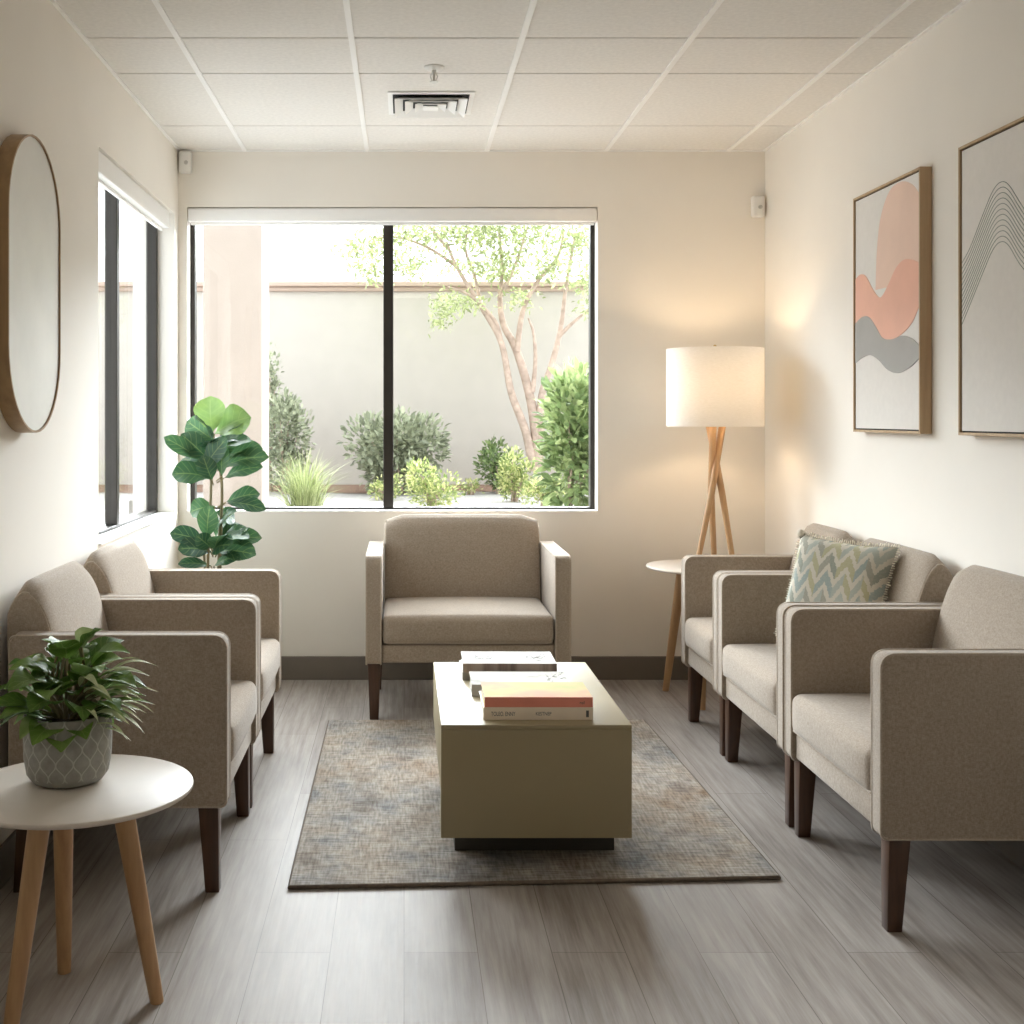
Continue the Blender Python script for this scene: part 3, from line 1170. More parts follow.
# rug: a slightly turned rectangle of pile with a bound edge
rug = thing('area_rug', 'faded beige and blue grey rug under the coffee table', 'rug', (0.40, 4.17, 0))
RP = [(-0.3125, 3.275), (1.045, 3.345), (1.012, 5.07), (-0.315, 5.06)]
cxy = rug.location
mb = MB()
P = [(x - cxy.x, y - cxy.y) for x, y in RP]


def quadgrid(m, P, z0, z1, n=24, wob=0.0):
    V, Fc = [], []
    for i in range(n + 1):
        for j in range(n + 1):
            u, v = i / n, j / n
            x = (P[0][0] * (1 - u) + P[1][0] * u) * (1 - v) + (P[3][0] * (1 - u) + P[2][0] * u) * v
            y = (P[0][1] * (1 - u) + P[1][1] * u) * (1 - v) + (P[3][1] * (1 - u) + P[2][1] * u) * v
            V.append((x, y, z1))
    for i in range(n):
        for j in range(n):
            Fc.append([i * (n + 1) + j, (i + 1) * (n + 1) + j, (i + 1) * (n + 1) + j + 1, i * (n + 1) + j + 1])
    m.add(V, Fc)
    b = len(V)
    V2 = [(x, y, z0) for x, y in P] + [(x, y, z1) for x, y in P]
    m.add(V2, [[0, 3, 2, 1], [0, 1, 5, 4], [1, 2, 6, 5], [2, 3, 7, 6], [3, 0, 4, 7]])


quadgrid(mb, P, 0.001, 0.0125)
mb.build('rug_pile', M['rug'], rug, smooth=0)
mb = MB()
mb.tube([(x, y, 0.0065) for x, y in [(P[0][0] * (1 - k / 12) + P[1][0] * k / 12, P[0][1] * (1 - k / 12) + P[1][1] * k / 12) for k in range(12)]]
        + [(P[1][0] * (1 - k / 12) + P[2][0] * k / 12, P[1][1] * (1 - k / 12) + P[2][1] * k / 12, 0.0065) for k in range(12)]
        + [(P[2][0] * (1 - k / 12) + P[3][0] * k / 12, P[2][1] * (1 - k / 12) + P[3][1] * k / 12, 0.0065) for k in range(12)]
        + [(P[3][0] * (1 - k / 12) + P[0][0] * k / 12, P[3][1] * (1 - k / 12) + P[0][1] * k / 12, 0.0065) for k in range(12)], 0.0062, 8, closed=True)
mb.build('bound_edge', M['rug_edge'], rug, smooth=60)


# ------------------------------------------------------------------ books
def text_mesh(s, size, mat, parent, loc, rot, name, sx=1.0):
    cu = bpy.data.curves.new('txt', 'FONT')
    cu.body = s
    cu.size = size
    cu.extrude = 0.0002
    o = bpy.data.objects.new('txt', cu)
    COL.objects.link(o)
    dg = bpy.context.evaluated_depsgraph_get()
    me = bpy.data.meshes.new_from_object(o.evaluated_get(dg))
    bpy.data.objects.remove(o)
    me.materials.clear()
    me.materials.append(mat)
    r = bpy.data.objects.new(name, me)
    COL.objects.link(r)
    r.parent = parent
    r.location = loc
    r.rotation_euler = rot
    r.scale = (sx, 1, 1)
    return r


def book(label, x0, x1, y0, y1, z0, th, cover, spine, rz=0.0):
    """spine towards the viewer (local -y)"""
    t = thing('book', label, 'book', ((x0 + x1) / 2, (y0 + y1) / 2, z0), rz, 'books on the coffee table')
    hx, hy = (x1 - x0) / 2, (y1 - y0) / 2
    m = MB()
    c = 0.0025
    m.box((-hx, -hy, th - c), (hx, hy, th), 0.0008, 1, mi=0)
    m.box((-hx, -hy, 0.0), (hx, hy, c), 0.0008, 1, mi=0)
    m.build('cover', cover, t, smooth=0)
    m = MB()
    m.box((-hx, -hy - 0.0008, 0.0), (hx, -hy + 0.0025, th), 0.0007, 1)
    m.build('spine', spine, t, smooth=0)
    m = MB()
    m.box((-hx + 0.004, -hy + 0.003, c), (hx - 0.004, hy - 0.005, th - c))
    m.build('pages', M['pages'], t, smooth=0)
    return t, hx, hy


z = TZ
bk, hx, hy = book('thick cream spined book with dark lettering under the coral book', 0.228, 0.543, 3.447, 3.652, z, 0.036, M['cv_cream'], M['cv_cream'], 0.0)
text_mesh('TOLEO. ENNY', 0.0175, M['ink'], bk, (-hx + 0.022, -hy - 0.001, 0.0115), (PI / 2, 0, 0), 'spine_lettering', 0.62)
text_mesh('KESTNEP', 0.0145, M['ink'], bk, (-hx + 0.150, -hy - 0.001, 0.013), (PI / 2, 0, 0), 'spine_lettering', 0.78)
mb = MB()
mb.box((hx - 0.020, -hy - 0.0012, 0.008), (hx - 0.012, -hy - 0.0008, 0.027))
mb.build('spine_emblem', M['ink'], bk, smooth=0)
bk, hx, hy = book('coral spined book with yellow and pink cover topping the front stack', 0.232, 0.543, 3.449, 3.645, z + 0.036, 0.029, M['cv_sunset'], M['cv_coral'], -0.004)
text_mesh('rail', 0.013, M['ink'], bk, (hx - 0.038, -hy - 0.001, 0.009), (PI / 2, 0, 0), 'spine_lettering', 0.9)
bk, hx, hy = book('pale grey book lying between the front and rear stacks', 0.212, 0.522, 3.735, 3.930, z, 0.037, M['cv_pale'], M['cv_grey'], -0.01)
mb = MB()
rnd = random.Random(11)
for k in range(16):
    x = rnd.uniform(hx - 0.07, hx - 0.01)
    y = rnd.uniform(-hy + 0.03, hy - 0.02)
    mb.tube([(x, y, 0.0373), (x + rnd.uniform(-.012, .012), y + rnd.uniform(-.03, .03), 0.0373)], 0.0009, 4)
mb.build('printed_drawing', M['cv_grey'], bk, smooth=0)
mb = MB()
for k in range(5):
    mb.box((-hx + 0.04 + k * 0.022, -hy + 0.07, 0.0370), (-hx + 0.054 + k * 0.022, -hy + 0.085, 0.0373))
mb.build('printed_title', M['cv_grey'], bk, smooth=0)
book('grey edged book at the bottom of the rear stack', 0.192, 0.495, 3.968, 4.165, z, 0.026, M['cv_white'], M['cv_grey'], 0.015)
bk, hx, hy = book('white sketch covered book with brown spine topping the rear stack', 0.196, 0.506, 3.962, 4.165, z + 0.026, 0.030, M['cv_white'], M['cv_brown'], -0.012)
mb = MB()
rnd = random.Random(5)


def scrib(cx_, cy_, r, k):
    pts = []
    for i in range(k):
        a = 2 * PI * i / k
        pts.append((cx_ + r * math.cos(a) * rnd.uniform(.6, 1.3), cy_ + 2.0 * r * math.sin(a) * rnd.uniform(.6, 1.3), 0.0302))
    mb.tube(pts, 0.0011, 4, closed=True)
    mb.tube([(cx_, cy_ - 1.6 * r, 0.0301), (cx_ + 0.02, cy_ - 1.9 * r, 0.0301)], 0.0007, 4)


for (x, y, r) in ((-0.105, -0.01, 0.008), (-0.088, 0.0, 0.010), (-0.068, -0.005, 0.012), (-0.05, 0.005, 0.008), (-0.112, 0.03, 0.006), (0.075, 0.01, 0.012), (0.09, 0.02, 0.014), (0.105, 0.0, 0.010), (0.12, 0.03, 0.012), (0.098, -0.03, 0.012), (-0.005, 0.04, 0.006)):
    scrib(x, y, r, 9)
mb.build('printed_drawing', M['cv_grey'], bk, smooth=0)
mb = MB()
mb.box((-0.055, -0.042, 0.0300), (0.018, -0.034, 0.0303))
mb.build('printed_line', M['cv_grey'], bk, smooth=0)
mb = MB()
mb.box((-0.012, 0.035, 0.0300), (0.010, 0.050, 0.0303))
mb.build('printed_title', M['cv_grey'], bk, smooth=0)


# ================================================================== SIDE TABLES
def round_table(label, c, r, h, feet, tops, thick=0.012):
    t = thing('side_table', label, 'side table', (c[0], c[1], 0), group='round tripod side tables')
    m = MB()
    m.lathe([(0.001, h - thick), (r - 0.006, h - thick), (r - 0.0015, h - thick + 0.003), (r, h - thick + 0.006), (r, h - 0.0025), (r - 0.001, h - 0.0008), (r - 0.003, h), (0.001, h)], seg=72, capb=False)
    m.build('tabletop', M['tabletop'], t, smooth=50)
    for (fx, fy), (tx, ty) in zip(feet, tops):
        m = MB()
        a, b_ = Vector((tx, ty, h - thick - 0.0005)), Vector((fx, fy, 0.0))
        m.tube([a, a.lerp(b_, 0.35), a.lerp(b_, 0.7), b_], [0.024, 0.0215, 0.0185, 0.0155], 18)
        o = m.build('leg', M['oak'], t, smooth=50)
        for v in o.data.vertices:
            if v.co.z < 0.02:
                v.co.z = max(v.co.z, 0.0) if v.co.z >= 0 else 0.0
            if v.co.z > h - thick - 0.03:
                v.co.z = min(v.co.z, h - thick - 0.0003)
    return t


LT = (-0.705, 2.585)
round_table('round white side table at lower left holding a potted plant', LT, 0.248, 0.495,
            [(0.160, 0.062), (-0.085, 0.205), (-0.105, -0.13)], [(0.088, 0.02), (-0.058, 0.10), (-0.058, -0.05)])
RT = (1.375, 5.46)
round_table('round side table in the back corner under the lamp', RT, 0.268, 0.612,
            [(-0.142, 0.195), (-0.062, -0.172), (0.19, 0.02)], [(-0.085, 0.10), (-0.035, -0.095), (0.11, 0.01)])

# lamp on the corner table
lx, ly = 1.425, 5.50
lp = thing('table_lamp', 'glowing lamp with white drum shade on crossed wooden tripod legs', 'lamp', (lx, ly, 0.612))
hb, ht_ = 1.247 - 0.612, 1.602 - 0.612
for k, (a0) in enumerate((200, 320, 80)):
    a = math.radians(a0)
    top_a = a + math.radians(165)
    m = MB()
    p0 = Vector((0.095 * math.cos(a), 0.075 * math.sin(a), 0.001))
    p1 = Vector((0.040 * math.cos(top_a), 0.040 * math.sin(top_a), hb + 0.03))
    off = Vector((-math.sin(a), math.cos(a), 0)) * 0.012
    m.tube([p0, p0.lerp(p1, 0.5) + off, p1], [0.0125, 0.0150, 0.0165], 14)
    o = m.build('leg', M['oak'], lp, smooth=50)
    for v in o.data.vertices:
        if v.co.z < 0.012:
            v.co.z = 0.0005
m = MB()
m.lathe([(0.001, hb + 0.030), (0.050, hb + 0.030), (0.052, hb + 0.036), (0.050, hb + 0.044), (0.012, hb + 0.046), (0.012, hb + 0.09), (0.018, hb + 0.092), (0.018, hb + 0.125), (0.001, hb + 0.126)], seg=24, capb=False)
m.build('socket', M['brass'], lp, smooth=40)
m = MB()
R = 0.2175
m.lathe([(R - 0.0015, hb), (R, hb), (R, ht_), (R - 0.0015, ht_), (R - 0.0015, hb)], seg=72, capb=False)
m.build('lamp_shade', M['shade'], lp, smooth=40)
m = MB()
for q in range(3):
    a = 2 * PI * q / 3 + 0.3
    m.tube([(0.006 * math.cos(a), 0.006 * math.sin(a), ht_ - 0.02), ((R - 0.003) * math.cos(a), (R - 0.003) * math.sin(a), ht_ - 0.006)], 0.002, 6)
m.tube([(0.03, 0, hb + 0.1), (0.055, 0, hb + 0.2), (0.03, 0, ht_ - 0.05), (0, 0, ht_ - 0.02)], 0.002, 6)
m.tube([(-0.03, 0, hb + 0.1), (-0.055, 0, hb + 0.2), (-0.03, 0, ht_ - 0.05), (0, 0, ht_ - 0.02)], 0.002, 6)
m.build('harp', M['brass'], lp, smooth=60)
m = MB()
m.lathe([(0.004, ht_ - 0.02), (0.005, ht_ + 0.004), (0.009, ht_ + 0.012), (0.006, ht_ + 0.018), (0.001, ht_ + 0.020)], seg=14)
m.build('finial', M['brass'], lp, smooth=60)
m = MB()
zb_ = hb + 0.125
m.lathe([(0.013, zb_), (0.016, zb_ + 0.02), (0.030, zb_ + 0.06), (0.032, zb_ + 0.08), (0.024, zb_ + 0.104), (0.001, zb_ + 0.112)], seg=20)
m.build('light_bulb', M['bulb'], lp, smooth=70)


# ================================================================== PLANTS
def leaf(m, base, tip, width, nrm, shape='ovate', bend=0.12, fold=0.25, tone=0.5, nu=4, nv=9, wave=0.0):
    base, tip = Vector(base), Vector(tip)
    ax = tip - base
    L = ax.length
    d = ax / L
    nrm = Vector(nrm)
    nrm = (nrm - d * nrm.dot(d))
    if nrm.length < 1e-4:
        nrm = d.orthogonal()
    nrm.normalize()
    sd = d.cross(nrm).normalized()
    V, UVs, Fc = [], [], []
    for j in range(nv + 1):
        v = j / nv
        if shape == 'fig':
            wv = (math.sin(PI * min(1, v) ** 1.25) ** 0.62) * (0.62 + 0.5 * v)
            if v < 0.12:
                wv *= 0.75
        elif shape == 'blade':
            wv = (1 - v) ** 0.7
        else:
            wv = math.sin(PI * v ** 0.8) ** 0.9
        if j == 0 or j == nv:
            wv = 0.03
        c = base + ax * v + nrm * (bend * L * math.sin(PI * v))
        for i in range(nu + 1):
            u = -1 + 2 * i / nu
            ww = u * width / 2 * wv
            V.append(c + sd * ww + nrm * (fold * abs(ww) + wave * width * math.sin(v * 14 + u * 2) * abs(u)))
            UVs.append(((u + 1) / 2, v))
    for j in range(nv):
        for i in range(nu):
            a = j * (nu + 1) + i
            Fc.append([a, a + 1, a + nu + 2, a + nu + 1])
    m.add(V, Fc, UVs, tone=tone)


# fiddle-leaf fig between the left chairs and the window
PY = 5.36
fg = thing('fiddle_leaf_fig', 'tall fiddle leaf fig plant in the corner by the window', 'plant', ((214 - VX) * PY / F, PY, 0))
o0 = fg.location
mb = MB()
mb.lathe([(0.095, 0.0), (0.105, 0.01), (0.135, 0.27), (0.14, 0.30), (0.130, 0.30), (0.126, 0.265), (0.001, 0.262)], seg=40)
mb.build('planter', M['pot_dark'], fg, smooth=40)
mb = MB()
mb.lathe([(0.125, 0.2625), (0.08, 0.272), (0.001, 0.276)], seg=24, capb=False)
mb.build('soil', M['soil'], fg)


def fp(px, py, dy=0.0):
    return at(px, py, PY + dy) - o0


mb = MB()
mb.tube(catmull([(0.015, 0, 0.265), (0.02, 0.01, 0.5), fp(220, 540), fp(222, 500), fp(221, 475), fp(215, 445)], 5), [0.010] * 12 + [0.007] * 14, 8)
mb.tube(catmull([(-0.02, -0.02, 0.265), fp(208, 560, -.03), fp(210, 520, -.02), fp(211, 490), fp(212, 462)], 5), 0.0065, 8)
mb.tube(catmull([(-0.03, 0.03, 0.265), fp(205, 565, .03), fp(202, 545, .03)], 5), 0.006, 8)
figs = [((212.5, 433), (210.5, 396), 29, .0, .85, 0), ((214.5, 434), (251, 417), 27, .03, .80, .06), ((215, 441), (187, 421), 23, .05, .42, .04),
        ((201, 460), (164, 437), 15, -.08, .30, .0), ((211, 462), (181, 434), 21, -.02, .30, .0), ((205, 468), (227, 438), 18, -.12, .22, -.02),
        ((222, 476), (225, 442), 15, -.1, .45, -.05), ((228, 456), (263, 449), 14, .0, .35, .03), ((224, 466), (269, 457), 16, -.04, .35, -.02),
        ((224, 478), (263, 467), 14, -.08, .32, -.02), ((209, 478), (172, 474), 20, -.06, .28, -.02), ((226, 502), (260, 494), 14, .02, .25, .02),
        ((226, 503), (266, 510), 12, -.05, .25, -.02), ((215, 507), (190, 512), 17, .0, .4, .02), ((207, 538), (210, 505), 19, -.08, .4, -.04),
        ((208, 545), (170, 533), 15, -.05, .15, -.02), ((219, 542), (262, 538), 14, .0, .3, .0), ((211, 552), (178, 549), 17, -.1, .15, -.04),
        ((218, 552), (256, 555), 17, -.08, .25, -.03), ((211, 566), (178, 564), 9, -.06, .1, -.02), ((214, 566), (241, 557), 11, -.1, .2, -.04),
        ((220, 538), (241, 526), 13, .06, .3, .02), ((215, 455), (198, 428), 20, .08, .35, .05), ((216, 460), (236, 437), 20, .10, .5, .06),
        ((216, 470), (243, 452), 20, .10, .3, .05), ((212, 470), (195, 452), 20, .06, .2, .05), ((212, 480), (203, 455), 18, -.10, .2, -.06),
        ((215, 512), (235, 520), 14, .06, .25, .03), ((213, 550), (232, 545), 18, -.12, .2, -.06), ((211, 548), (196, 535), 16, -.1, .18, -.04)]
ml = MB()
rnd = random.Random(4)
for (bp, tp, wpx, dy, tone, db) in figs:
    a, b_ = fp(*bp, db * 0.4), fp(*tp, dy)
    mid = (a + b_) / 2
    horiz = abs(b_.z - a.z) < 0.6 * abs(b_.x - a.x)
    nr = Vector((rnd.uniform(-.2, .2), -0.95, 0.80)) if horiz else Vector((rnd.uniform(-.3, .3), -1, 0.25))
    leaf(ml, a, b_, wpx * PY / F * (1.62 if horiz else 1.22), nr, 'fig', 0.10, 0.18, tone + rnd.uniform(-.06, .06), 6, 11, 0.03)
    mb.tube([fp(214 + (bp[0] - 214) * 0.3, bp[1] + 5), a], 0.003, 6)
for k in range(16):
    py_ = rnd.uniform(438, 480) if k < 10 else rnd.uniform(530, 562)
    a_ = rnd.uniform(0, 2 * PI)
    b0 = fp(214, py_) + Vector((0.02 * math.cos(a_), 0.02 * math.sin(a_), 0))
    L_ = rnd.uniform(.11, .17)
    t0 = b0 + Vector((L_ * math.cos(a_), L_ * 0.8 * math.sin(a_), rnd.uniform(.0, .10)))
    leaf(ml, b0, t0, rnd.uniform(.085, .115), Vector((rnd.uniform(-.3, .3), -0.5, 1)), 'fig', 0.10, 0.18, rnd.uniform(.1, .45), 6, 11, 0.03)
mb.build('stem', M['stem'], fg, smooth=60)
ml.build('foliage', M['fig_leaf'], fg, smooth=80)

# potted plant on the left table
tp_ = thing('potted_plant', 'leafy green plant in grey scale patterned pot on round table', 'plant', (-0.735, 2.625, 0.495))
mb = MB()
mb.lathe([(0.058, 0.0), (0.075, 0.006), (0.087, 0.022), (0.093, 0.055), (0.0945, 0.10), (0.0935, 0.148), (0.0925, 0.150), (0.087, 0.150), (0.085, 0.132), (0.001, 0.130)], seg=56)
mb.build('plant_pot', M['pot'], tp_, smooth=40)
mb = MB()
mb.lathe([(0.0845, 0.131), (0.05, 0.138), (0.001, 0.142)], seg=24, capb=False)
mb.build('soil', M['soil'], tp_)
ml = MB()
ms = MB()
rnd = random.Random(21)


def arch_leaf(a, rad, zt, wid, tone, r0=0.02, z0=0.15):
    d = Vector((math.cos(a), math.sin(a), 0))
    b0 = d * r0 + Vector((0, 0, 0.132))
    b1 = d * (rad * 0.38) + Vector((0, 0, z0 + (zt - z0) * 0.75))
    tip = d * rad + Vector((0, 0, zt))
    ms.tube(catmull([b0, d * (r0 + 0.015) + Vector((0, 0, 0.132 + (b1.z - 0.132) * 0.6)), b1], 4), [0.0028] * 9, 6)
    sd = Vector((-d.y, d.x, 0)) * rnd.uniform(-.3, .3)
    leaf(ml, b1, tip, wid, Vector((0, 0, 1)) - d * 0.5 + sd, 'ovate', rnd.uniform(.10, .22), 0.30, tone, 4, 9, 0.02)


for k in range(18):
    a = 2 * PI * k / 18 + rnd.uniform(-.15, .15)
    arch_leaf(a, rnd.uniform(.14, .195), rnd.uniform(.15, .24), rnd.uniform(.066, .088), rnd.uniform(.15, .55))
for k in range(16):
    a = 2 * PI * k / 16 + 0.2 + rnd.uniform(-.2, .2)
    arch_leaf(a, rnd.uniform(.10, .16), rnd.uniform(.22, .29), rnd.uniform(.062, .082), rnd.uniform(.15, .6), z0=0.17)
for k in range(11):
    a = 2 * PI * k / 11 + 0.5 + rnd.uniform(-.2, .2)
    arch_leaf(a, rnd.uniform(.035, .085), rnd.uniform(.27, .335), rnd.uniform(.055, .075), rnd.uniform(.25, .65), z0=0.18)
for k in range(14):
    a = 2 * PI * k / 14 + 0.1 + rnd.uniform(-.2, .2)
    arch_leaf(a, rnd.uniform(.105, .145), rnd.uniform(.085, .14), rnd.uniform(.062, .080), rnd.uniform(.1, .6), z0=0.17)
for k in range(10):
    a = 2 * PI * k / 10 + 0.3 + rnd.uniform(-.2, .2)
    arch_leaf(a, rnd.uniform(.07, .10), rnd.uniform(.19, .25), rnd.uniform(.062, .080), rnd.uniform(.1, .5), z0=0.16)
# narrow cream-edged leaves on the right-hand side
for k in range(30):
    a = rnd.uniform(-1.0, 0.75)
    arch_leaf(a, rnd.uniform(.15, .205), rnd.uniform(.10, .25), rnd.uniform(.014, .024), rnd.uniform(.55, 1.0), z0=0.17)
ms.build('stem', M['stem'], tp_, smooth=60)
ml.build('foliage', M['pot_leaf'], tp_, smooth=80)

# ================================================================== COURTYARD
GZ = 0.50
mb = MB()
mb.box((-9, YB + 0.205, GZ - 0.2), (9, 13.5, GZ))
struct(mb.build('trim_3', M['gravel'], smooth=0), 'pale gravel ground of the courtyard', 'ground')
mb = MB()
V, Fc = [], []
rnd = random.Random(8)
nx = 80
for i in range(nx + 1):
    x = -8 + 16 * i / nx
    V += [(x, 13.49, GZ + 0.005), (x, 12.55 + 0.18 * math.sin(x * 3) + rnd.uniform(-.08, .08), GZ + 0.005), (x, 13.49, GZ + 0.03), ]
for i in range(nx):
    a = i * 3
    Fc.append([a + 2, a + 1, a + 4, a + 5])
    Fc.append([a, a + 3, a + 4, a + 1])
mb.add(V, Fc)
struct(mb.build('trim_4', M['mulch'], smooth=0), 'brown mulch strip along the foot of the courtyard wall', 'ground')

gw = struct(thing('wall_courtyard', 'pale stucco courtyard wall with salmon coping', 'wall', (0, 13.5, GZ)))
mb = MB()
mb.box((-9, 0, 0), (9, 0.25, 2.20))
mb.build('wall_face', M['stucco'], gw, smooth=0)
mb = MB()
mb.box((-9, -0.05, 2.20), (9, 0.30, 2.25), 0.008, 1)
mb.box((-9, -0.09, 2.25), (9, 0.34, 2.305), 0.012, 2)
mb.build('coping', M['coping'], gw, smooth=0)
M['stucco_shaded'] = plain('shaded_stucco', (0.24, 0.225, 0.205), 0.95, var=0.04, nscale=5, bstr=0.3)  # shade put into the colour: darker stucco for the side column
for (xa, xb, ya, lb) in ((-1.424, -1.006, 8.5, 'pink beige stucco column outside the wide window'), (-2.19, -2.0, 9.7, 'slim stucco column in painted shade seen through the side window')):
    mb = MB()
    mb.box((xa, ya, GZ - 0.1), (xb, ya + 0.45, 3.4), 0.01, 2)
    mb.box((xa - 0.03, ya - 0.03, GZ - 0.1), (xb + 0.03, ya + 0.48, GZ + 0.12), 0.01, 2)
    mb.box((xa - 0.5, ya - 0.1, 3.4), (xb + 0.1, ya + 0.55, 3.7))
    o = mb.build('column', M['stucco_pink'] if 'pink' in lb else M['stucco_shaded'], smooth=0)
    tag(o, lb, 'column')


def blob_plant(name, label, c, rad, n, size, matname, seed, cat='shrub', tone=(0.1, 0.9), stems=6, flat=False, aspect=0.5, group=None):
    """leafy shrub: twigs from the ground plus many small leaves on a lumpy body"""
    rnd = random.Random(seed)
    c, rad = Vector(c), Vector(rad)
    t = thing(name, label, cat, (c.x, c.y, GZ), group=group)
    off = Vector((c.x, c.y, GZ))
    lumps = []
    for k in range(9):
        u = Vector((rnd.gauss(0, 1), rnd.gauss(0, 1), rnd.gauss(0, 1))).normalized()
        lumps.append((Vector((u.x * rad.x * .55, u.y * rad.y * .55, u.z * rad.z * .55)), rnd.uniform(.42, .62)))
    m = MB()
    for k in range(n):
        lc, lr = rnd.choice(lumps)
        u = Vector((rnd.gauss(0, 1), rnd.gauss(0, 1), rnd.gauss(0, 1))).normalized()
        q = rnd.uniform(.55, 1.05)
        p = lc + Vector((u.x * rad.x, u.y * rad.y, u.z * rad.z)) * lr * q
        p = c + p - off
        if p.z < 0.02:
            continue
        d = (u + Vector((rnd.uniform(-.6, .6), rnd.uniform(-.6, .6), rnd.uniform(-.2, .9)))).normalized()
        s = size * rnd.uniform(.7, 1.3)
        leaf(m, p, p + d * s, s * aspect, Vector((rnd.uniform(-1, 1), rnd.uniform(-1, 1), 1)), 'ovate', 0.08, 0.2, rnd.uniform(*tone), 2, 4)
    m.build('foliage', M[matname], t, smooth=0)
    m = MB()
    for k in range(stems):
        lc, lr = lumps[k % len(lumps)]
        e = c + lc - off
        m.tube(catmull([(rnd.uniform(-.04, .04), rnd.uniform(-.04, .04), 0), e * 0.5 + Vector((0, 0, .05)), e], 4), [0.014 - 0.001 * i for i in range(9)], 6)
    m.build('stem', M['bark'], t, smooth=60)
    return t


p = at(286, 437, 12.3)
blob_plant('shrub', 'grey green shrub beside the stucco column', (p.x, p.y, 1.02), (.27, .25, .52), 1500, .062, 'garden_leaf', 31, group='courtyard shrubs')
p = at(273, 390, 12.6)
blob_plant('shrub', 'thin upright grey green shrub rising behind the column', (p.x - 0.05, p.y, 1.35), (.14, .14, .75), 700, .055, 'garden_leaf', 32, group='courtyard shrubs')
p = at(398, 445, 12.3)
blob_plant('shrub', 'round dark green shrub crossing the window bar', (p.x, p.y, 0.98), (.56, .42, .50), 3200, .075, 'garden_leaf', 33, group='courtyard shrubs')
p = at(432, 490, 10.4)
blob_plant('shrub', 'small pale yellow flowering shrub right of the window bar', (p.x, p.y, 0.69), (.26, .24, .25), 1500, .035, 'flower_leaf', 34, group='courtyard shrubs')
p = at(387, 495, 11.4)
blob_plant('shrub', 'little yellowish shrub just left of the window bar', (p.x, p.y, 0.60), (.17, .16, .16), 500, .035, 'flower_leaf', 35, group='courtyard shrubs')
p = at(500, 470, 12.4)
blob_plant('shrub', 'mid green shrub left of the tree trunk', (p.x, p.y, 0.78), (.24, .24, .32), 1100, .055, 'bright_leaf', 36, tone=(0, .6), group='courtyard shrubs')
p = at(516, 478, 11.2)
blob_plant('shrub', 'pale blossoming shrub in front of the tree trunk', (p.x, p.y, 0.74), (.19, .2, .26), 1100, .038, 'flower_leaf', 37, group='courtyard shrubs')
p = at(545, 500, 10.4)
blob_plant('shrub', 'low pale flowering shrub below the tree', (p.x, p.y, 0.62), (.26, .2, .17), 900, .034, 'flower_leaf', 38, group='courtyard shrubs')
p = at(561, 440, 9.4)
blob_plant('shrub', 'tall bright green shrub at the right window edge', (p.x + 0.06, p.y, 1.15), (.43, .36, .76), 2500, .095, 'bright_leaf', 39, group='courtyard shrubs')
p = at(470, 496, 12.2)
blob_plant('shrub', 'tiny dry green tuft at the foot of the wall', (p.x, p.y, 0.55), (.12, .12, .1), 250, .035, 'flower_leaf', 40, group='courtyard shrubs')

# ornamental grass clump
p = at(305, 480, 9.7)
gc = thing('ornamental_grass', 'pale green fountain grass clump beside the column', 'grass', (p.x, p.y, GZ))
mb = MB()
rnd = random.Random(9)
for k in range(420):
    a = rnd.uniform(0, 2 * PI)
    rr = rnd.uniform(0, .13)
    b0 = Vector((rr * math.cos(a), rr * math.sin(a), 0))
    sp_ = rnd.uniform(.05, .40)
    h_ = rnd.uniform(.30, .60) * (1 - 0.35 * sp_ / .34)
    pts = catmull([b0, b0 + Vector((math.cos(a) * sp_ * .35, math.sin(a) * sp_ * .35, h_ * .72)), b0 + Vector((math.cos(a) * sp_, math.sin(a) * sp_, h_))], 3)
    w_ = 0.0045
    sd = Vector((-math.sin(a + rnd.uniform(-1, 1)), math.cos(a), 0)) * w_
    V, Fc = [], []
    for i, q in enumerate(pts):
        s = 1 - i / len(pts)
        V += [q - sd * s, q + sd * s]
    for i in range(len(pts) - 1):
        Fc.append([2 * i, 2 * i + 1, 2 * i + 3, 2 * i + 2])
    mb.add(V, Fc, tone=rnd.uniform(0, 1))
mb.build('grass_blades', M['grass_leaf'], gc, smooth=0)

# multi-stemmed tree
TYD = 12.3
pb = at(537, 487, TYD)
tr = thing('garden_tree', 'slender multi trunk tree with airy leaves before the courtyard wall', 'tree', (pb.x, TYD, GZ))
o0 = Vector((pb.x, TYD, GZ))


def zt_(zx, zy, dy=0):
    return at(160 + zx * .449, 190 + zy * .449, TYD + dy) - o0


branches = [
    ([(832, 625), (815, 540), (782, 450), (760, 340), (715, 260), (660, 170), (638, 115)], .050, .012, -.1),
    ([(845, 625), (828, 480), (795, 360), (765, 300), (757, 240), (762, 180), (755, 90)], .055, .012, .1),
    ([(846, 560), (850, 460), (872, 390), (892, 310), (905, 210), (925, 100)], .045, .012, .0),
    ([(795, 360), (808, 270), (840, 205), (885, 150), (900, 90)], .032, .010, .15),
    ([(885, 330), (920, 295), (955, 268)], .024, .009, -.1),
    ([(830, 450), (836, 380), (832, 320), (820, 285)], .026, .010, -.15),
    ([(760, 340), (745, 290), (690, 235), (640, 215)], .026, .008, -.2),
    ([(715, 260), (700, 190), (680, 130), (690, 70)], .022, .008, .2),
    ([(660, 170), (600, 130), (530, 105), (470, 110)], .018, .006, -.1),
    ([(757, 240), (790, 170), (810, 110), (830, 40)], .022, .008, .1),
    ([(640, 130), (600, 80), (560, 30)], .016, .006, .1),
]
mb = MB()
for pts, r0, r1, dy in branches:
    P3 = catmull([zt_(x, y, dy * i / max(1, len(pts) - 1)) for i, (x, y) in enumerate(pts)], 5)
    n = len(P3)
    mb.tube(P3, [r0 + (r1 - r0) * i / (n - 1) for i in range(n)], 8)
